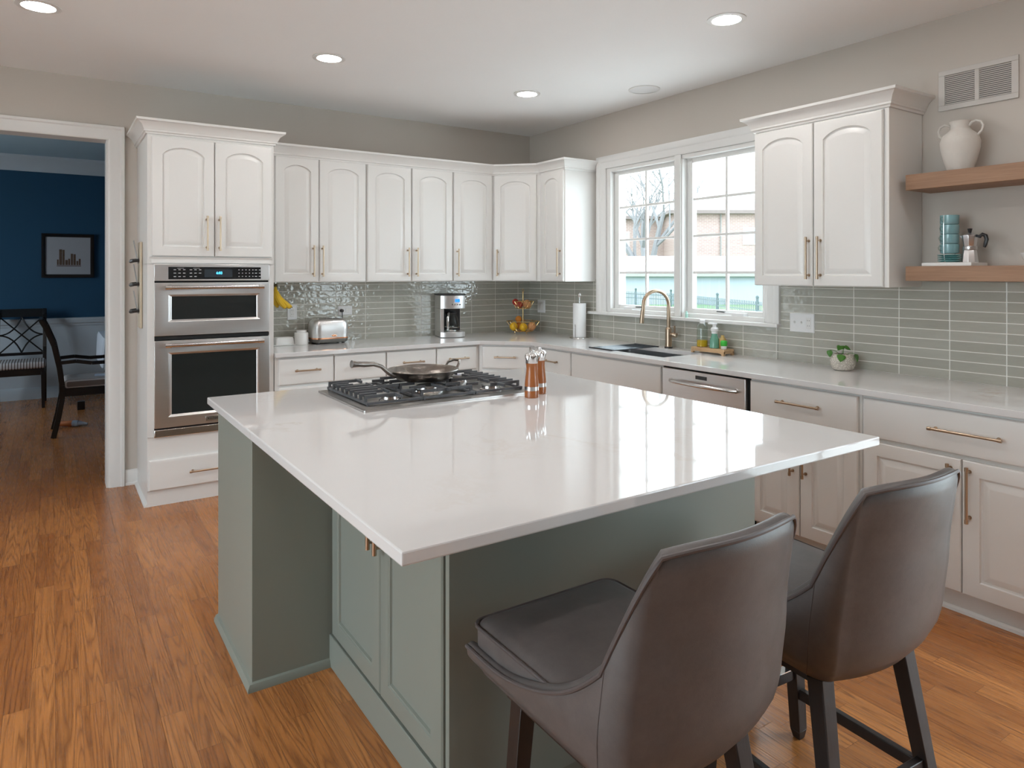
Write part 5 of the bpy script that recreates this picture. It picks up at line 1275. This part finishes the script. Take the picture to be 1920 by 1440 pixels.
# brick apartment building
db = 62.
x_, y_ = out_pt(1290, db)
ap = thing('apartment_building', 'two-storey red brick building with hipped roof behind the garages', 'building', (x_, y_, GZ), rot_out)
ev1, ev2 = zat(402, db)-GZ, zat(412, db)-GZ
g = G(); g.box(-1.5, 16, -1, 11, 0, ev1); g.box(-18, -1.5, 3, 12, 0, ev2+.35); mk('wall', g, 'brick', ap)
def hip(x0, x1, y0, y1, z0, h, ov=.6):
    g = G(); a = [(x0-ov, y0-ov, z0), (x1+ov, y0-ov, z0), (x1+ov, y1+ov, z0), (x0-ov, y1+ov, z0)]; d_ = (y1-y0)/2+ov
    b = [(x0-ov+d_, (y0+y1)/2-.01, z0+h), (x1+ov-d_, (y0+y1)/2-.01, z0+h), (x1+ov-d_, (y0+y1)/2+.01, z0+h), (x0-ov+d_, (y0+y1)/2+.01, z0+h)]
    g.loops([[(p[0], p[1], p[2]-.3) for p in a], a, b]); return g
mk('roof', hip(-1.5, 16, -1, 11, ev1+.25, 2.4), 'bldg_roof', ap); mk('roof', hip(-18, -1.5, 3, 12, ev2+.55, 1.5), 'bldg_roof', ap)
for wx, wy, wz, ww, wh in ((5.3, -1.02, 4.6, 1.5, 1.5), (5.3, -1.02, 1.9, 1.5, 1.5), (-5.6, 2.98, 4.5, 1.7, 1.5), (-5.6, 2.98, 1.9, 1.7, 1.6), (-11.5, 2.98, 4.5, 1.7, 1.5), (-11.5, 2.98, 1.9, 1.7, 1.6)):
    g = G(); g.box(wx-ww/2, wx+ww/2, wy-.06, wy+.02, wz, wz+wh); f_ = mk('window', g, 'plastic', ap)
    g = G(); g.box(wx-ww/2+.1, wx-.04, wy-.08, wy-.05, wz+.1, wz+wh-.1); g.box(wx+.04, wx+ww/2-.1, wy-.08, wy-.05, wz+.1, wz+wh-.1); mk('pane', g, 'winpane', f_)
g = G(); g.cyl((2.6, -1.12, 0), (2.6, -1.12, ev1), .06, n=8); mk('downpipe', g, 'fascia', ap)
# bare trees
def tree(label, u, depth, h, seed, spread=1.):
    rnd = random.Random(seed); x, y = out_pt(u, depth)
    t = thing('bare_tree', label, 'tree', (x, y, GZ), 0, 'bare trees outside')
    gt, gb = G(), G()
    def grow(g_, p, d, ln, r, lev):
        pts = [p]; rs = [r]; q = Vector(p); dd_ = Vector(d)
        n = 5
        for i in range(n):
            dd_ = (dd_+Vector((rnd.uniform(-1, 1), rnd.uniform(-1, 1), rnd.uniform(-.25, .55)))*.16).normalized(); q = q+dd_*ln/n; pts.append(q.copy()); rs.append(max(.006, r*(1-.55*(i+1)/n)))
        g_.tube(pts, rs, 6 if lev < 2 else 4)
        if lev >= 5: return
        for k in range(4 if lev < 2 else 3):
            i = rnd.randint(2, n); ax = Vector((rnd.uniform(-1, 1), rnd.uniform(-1, 1), rnd.uniform(-.1, .8)))
            nd = (dd_+ax*.95*spread).normalized(); grow(gb, pts[i], nd, ln*rnd.uniform(.55, .8), rs[i]*.62, lev+1)
    for k in range(3):
        an = k*2.1+seed; grow(gt, Vector((0, 0, 0)), Vector((.28*cos(an), .28*sin(an), 1)), h*.42, .02*h, 0)
    mk('trunk', gt, 'bark', t); mk('branches', gb, 'bark', t)
tree('leafless multi-stemmed tree rising behind the garage roof', 1212, 55.5, 17.5, 3)
tree('tall leafless tree behind the brick building, thin branches', 1310, 92., 17., 8)
# garden fence: black metal panels
def fence_run(label, pts_, group):
    f = thing('garden_fence', label, 'fence', (pts_[0][0], pts_[0][1], GZ), 0, group)
    for (a, b) in zip(pts_, pts_[1:]):
        A, B = Vector((a[0], a[1], GZ)), Vector((b[0], b[1], GZ)); L_ = (B-A).length; d = (B-A)/L_
        g = G(); g.bar(A+Vector((0, 0, 1.2)), B+Vector((0, 0, 1.2)), .035, .03, side=(0, 0, 1)); g.bar(A+Vector((0, 0, .12)), B+Vector((0, 0, .12)), .035, .03, side=(0, 0, 1)); g.bar(A+Vector((0, 0, 1.04)), B+Vector((0, 0, 1.04)), .03, .025, side=(0, 0, 1))
        n = int(L_/.115)
        for k in range(1, n): p = A+d*(L_*k/n); g.box(p.x-.008, p.x+.008, p.y-.008, p.y+.008, GZ+.02, GZ+1.29)
        mk('panel', g, 'fence', f, world=True)
    for a in pts_:
        g = G(); g.box(a[0]-.026, a[0]+.026, a[1]-.026, a[1]+.026, GZ, GZ+1.38); g.sphere((a[0], a[1], GZ+1.41), .05, 8, 6); mk('post', g, 'fence', f, world=True)
fz = GZ+1.25
def on_fence(u, v): dpt_ = (1.4572-fz)/((v-513.1)/1298.3); return out_pt(u, dpt_)
fence_run('black metal garden fence crossing the lawn', [on_fence(1130, 546), on_fence(1192, 549), on_fence(1258, 552), on_fence(1345, 561), on_fence(1420, 568), on_fence(1500, 576)], None)
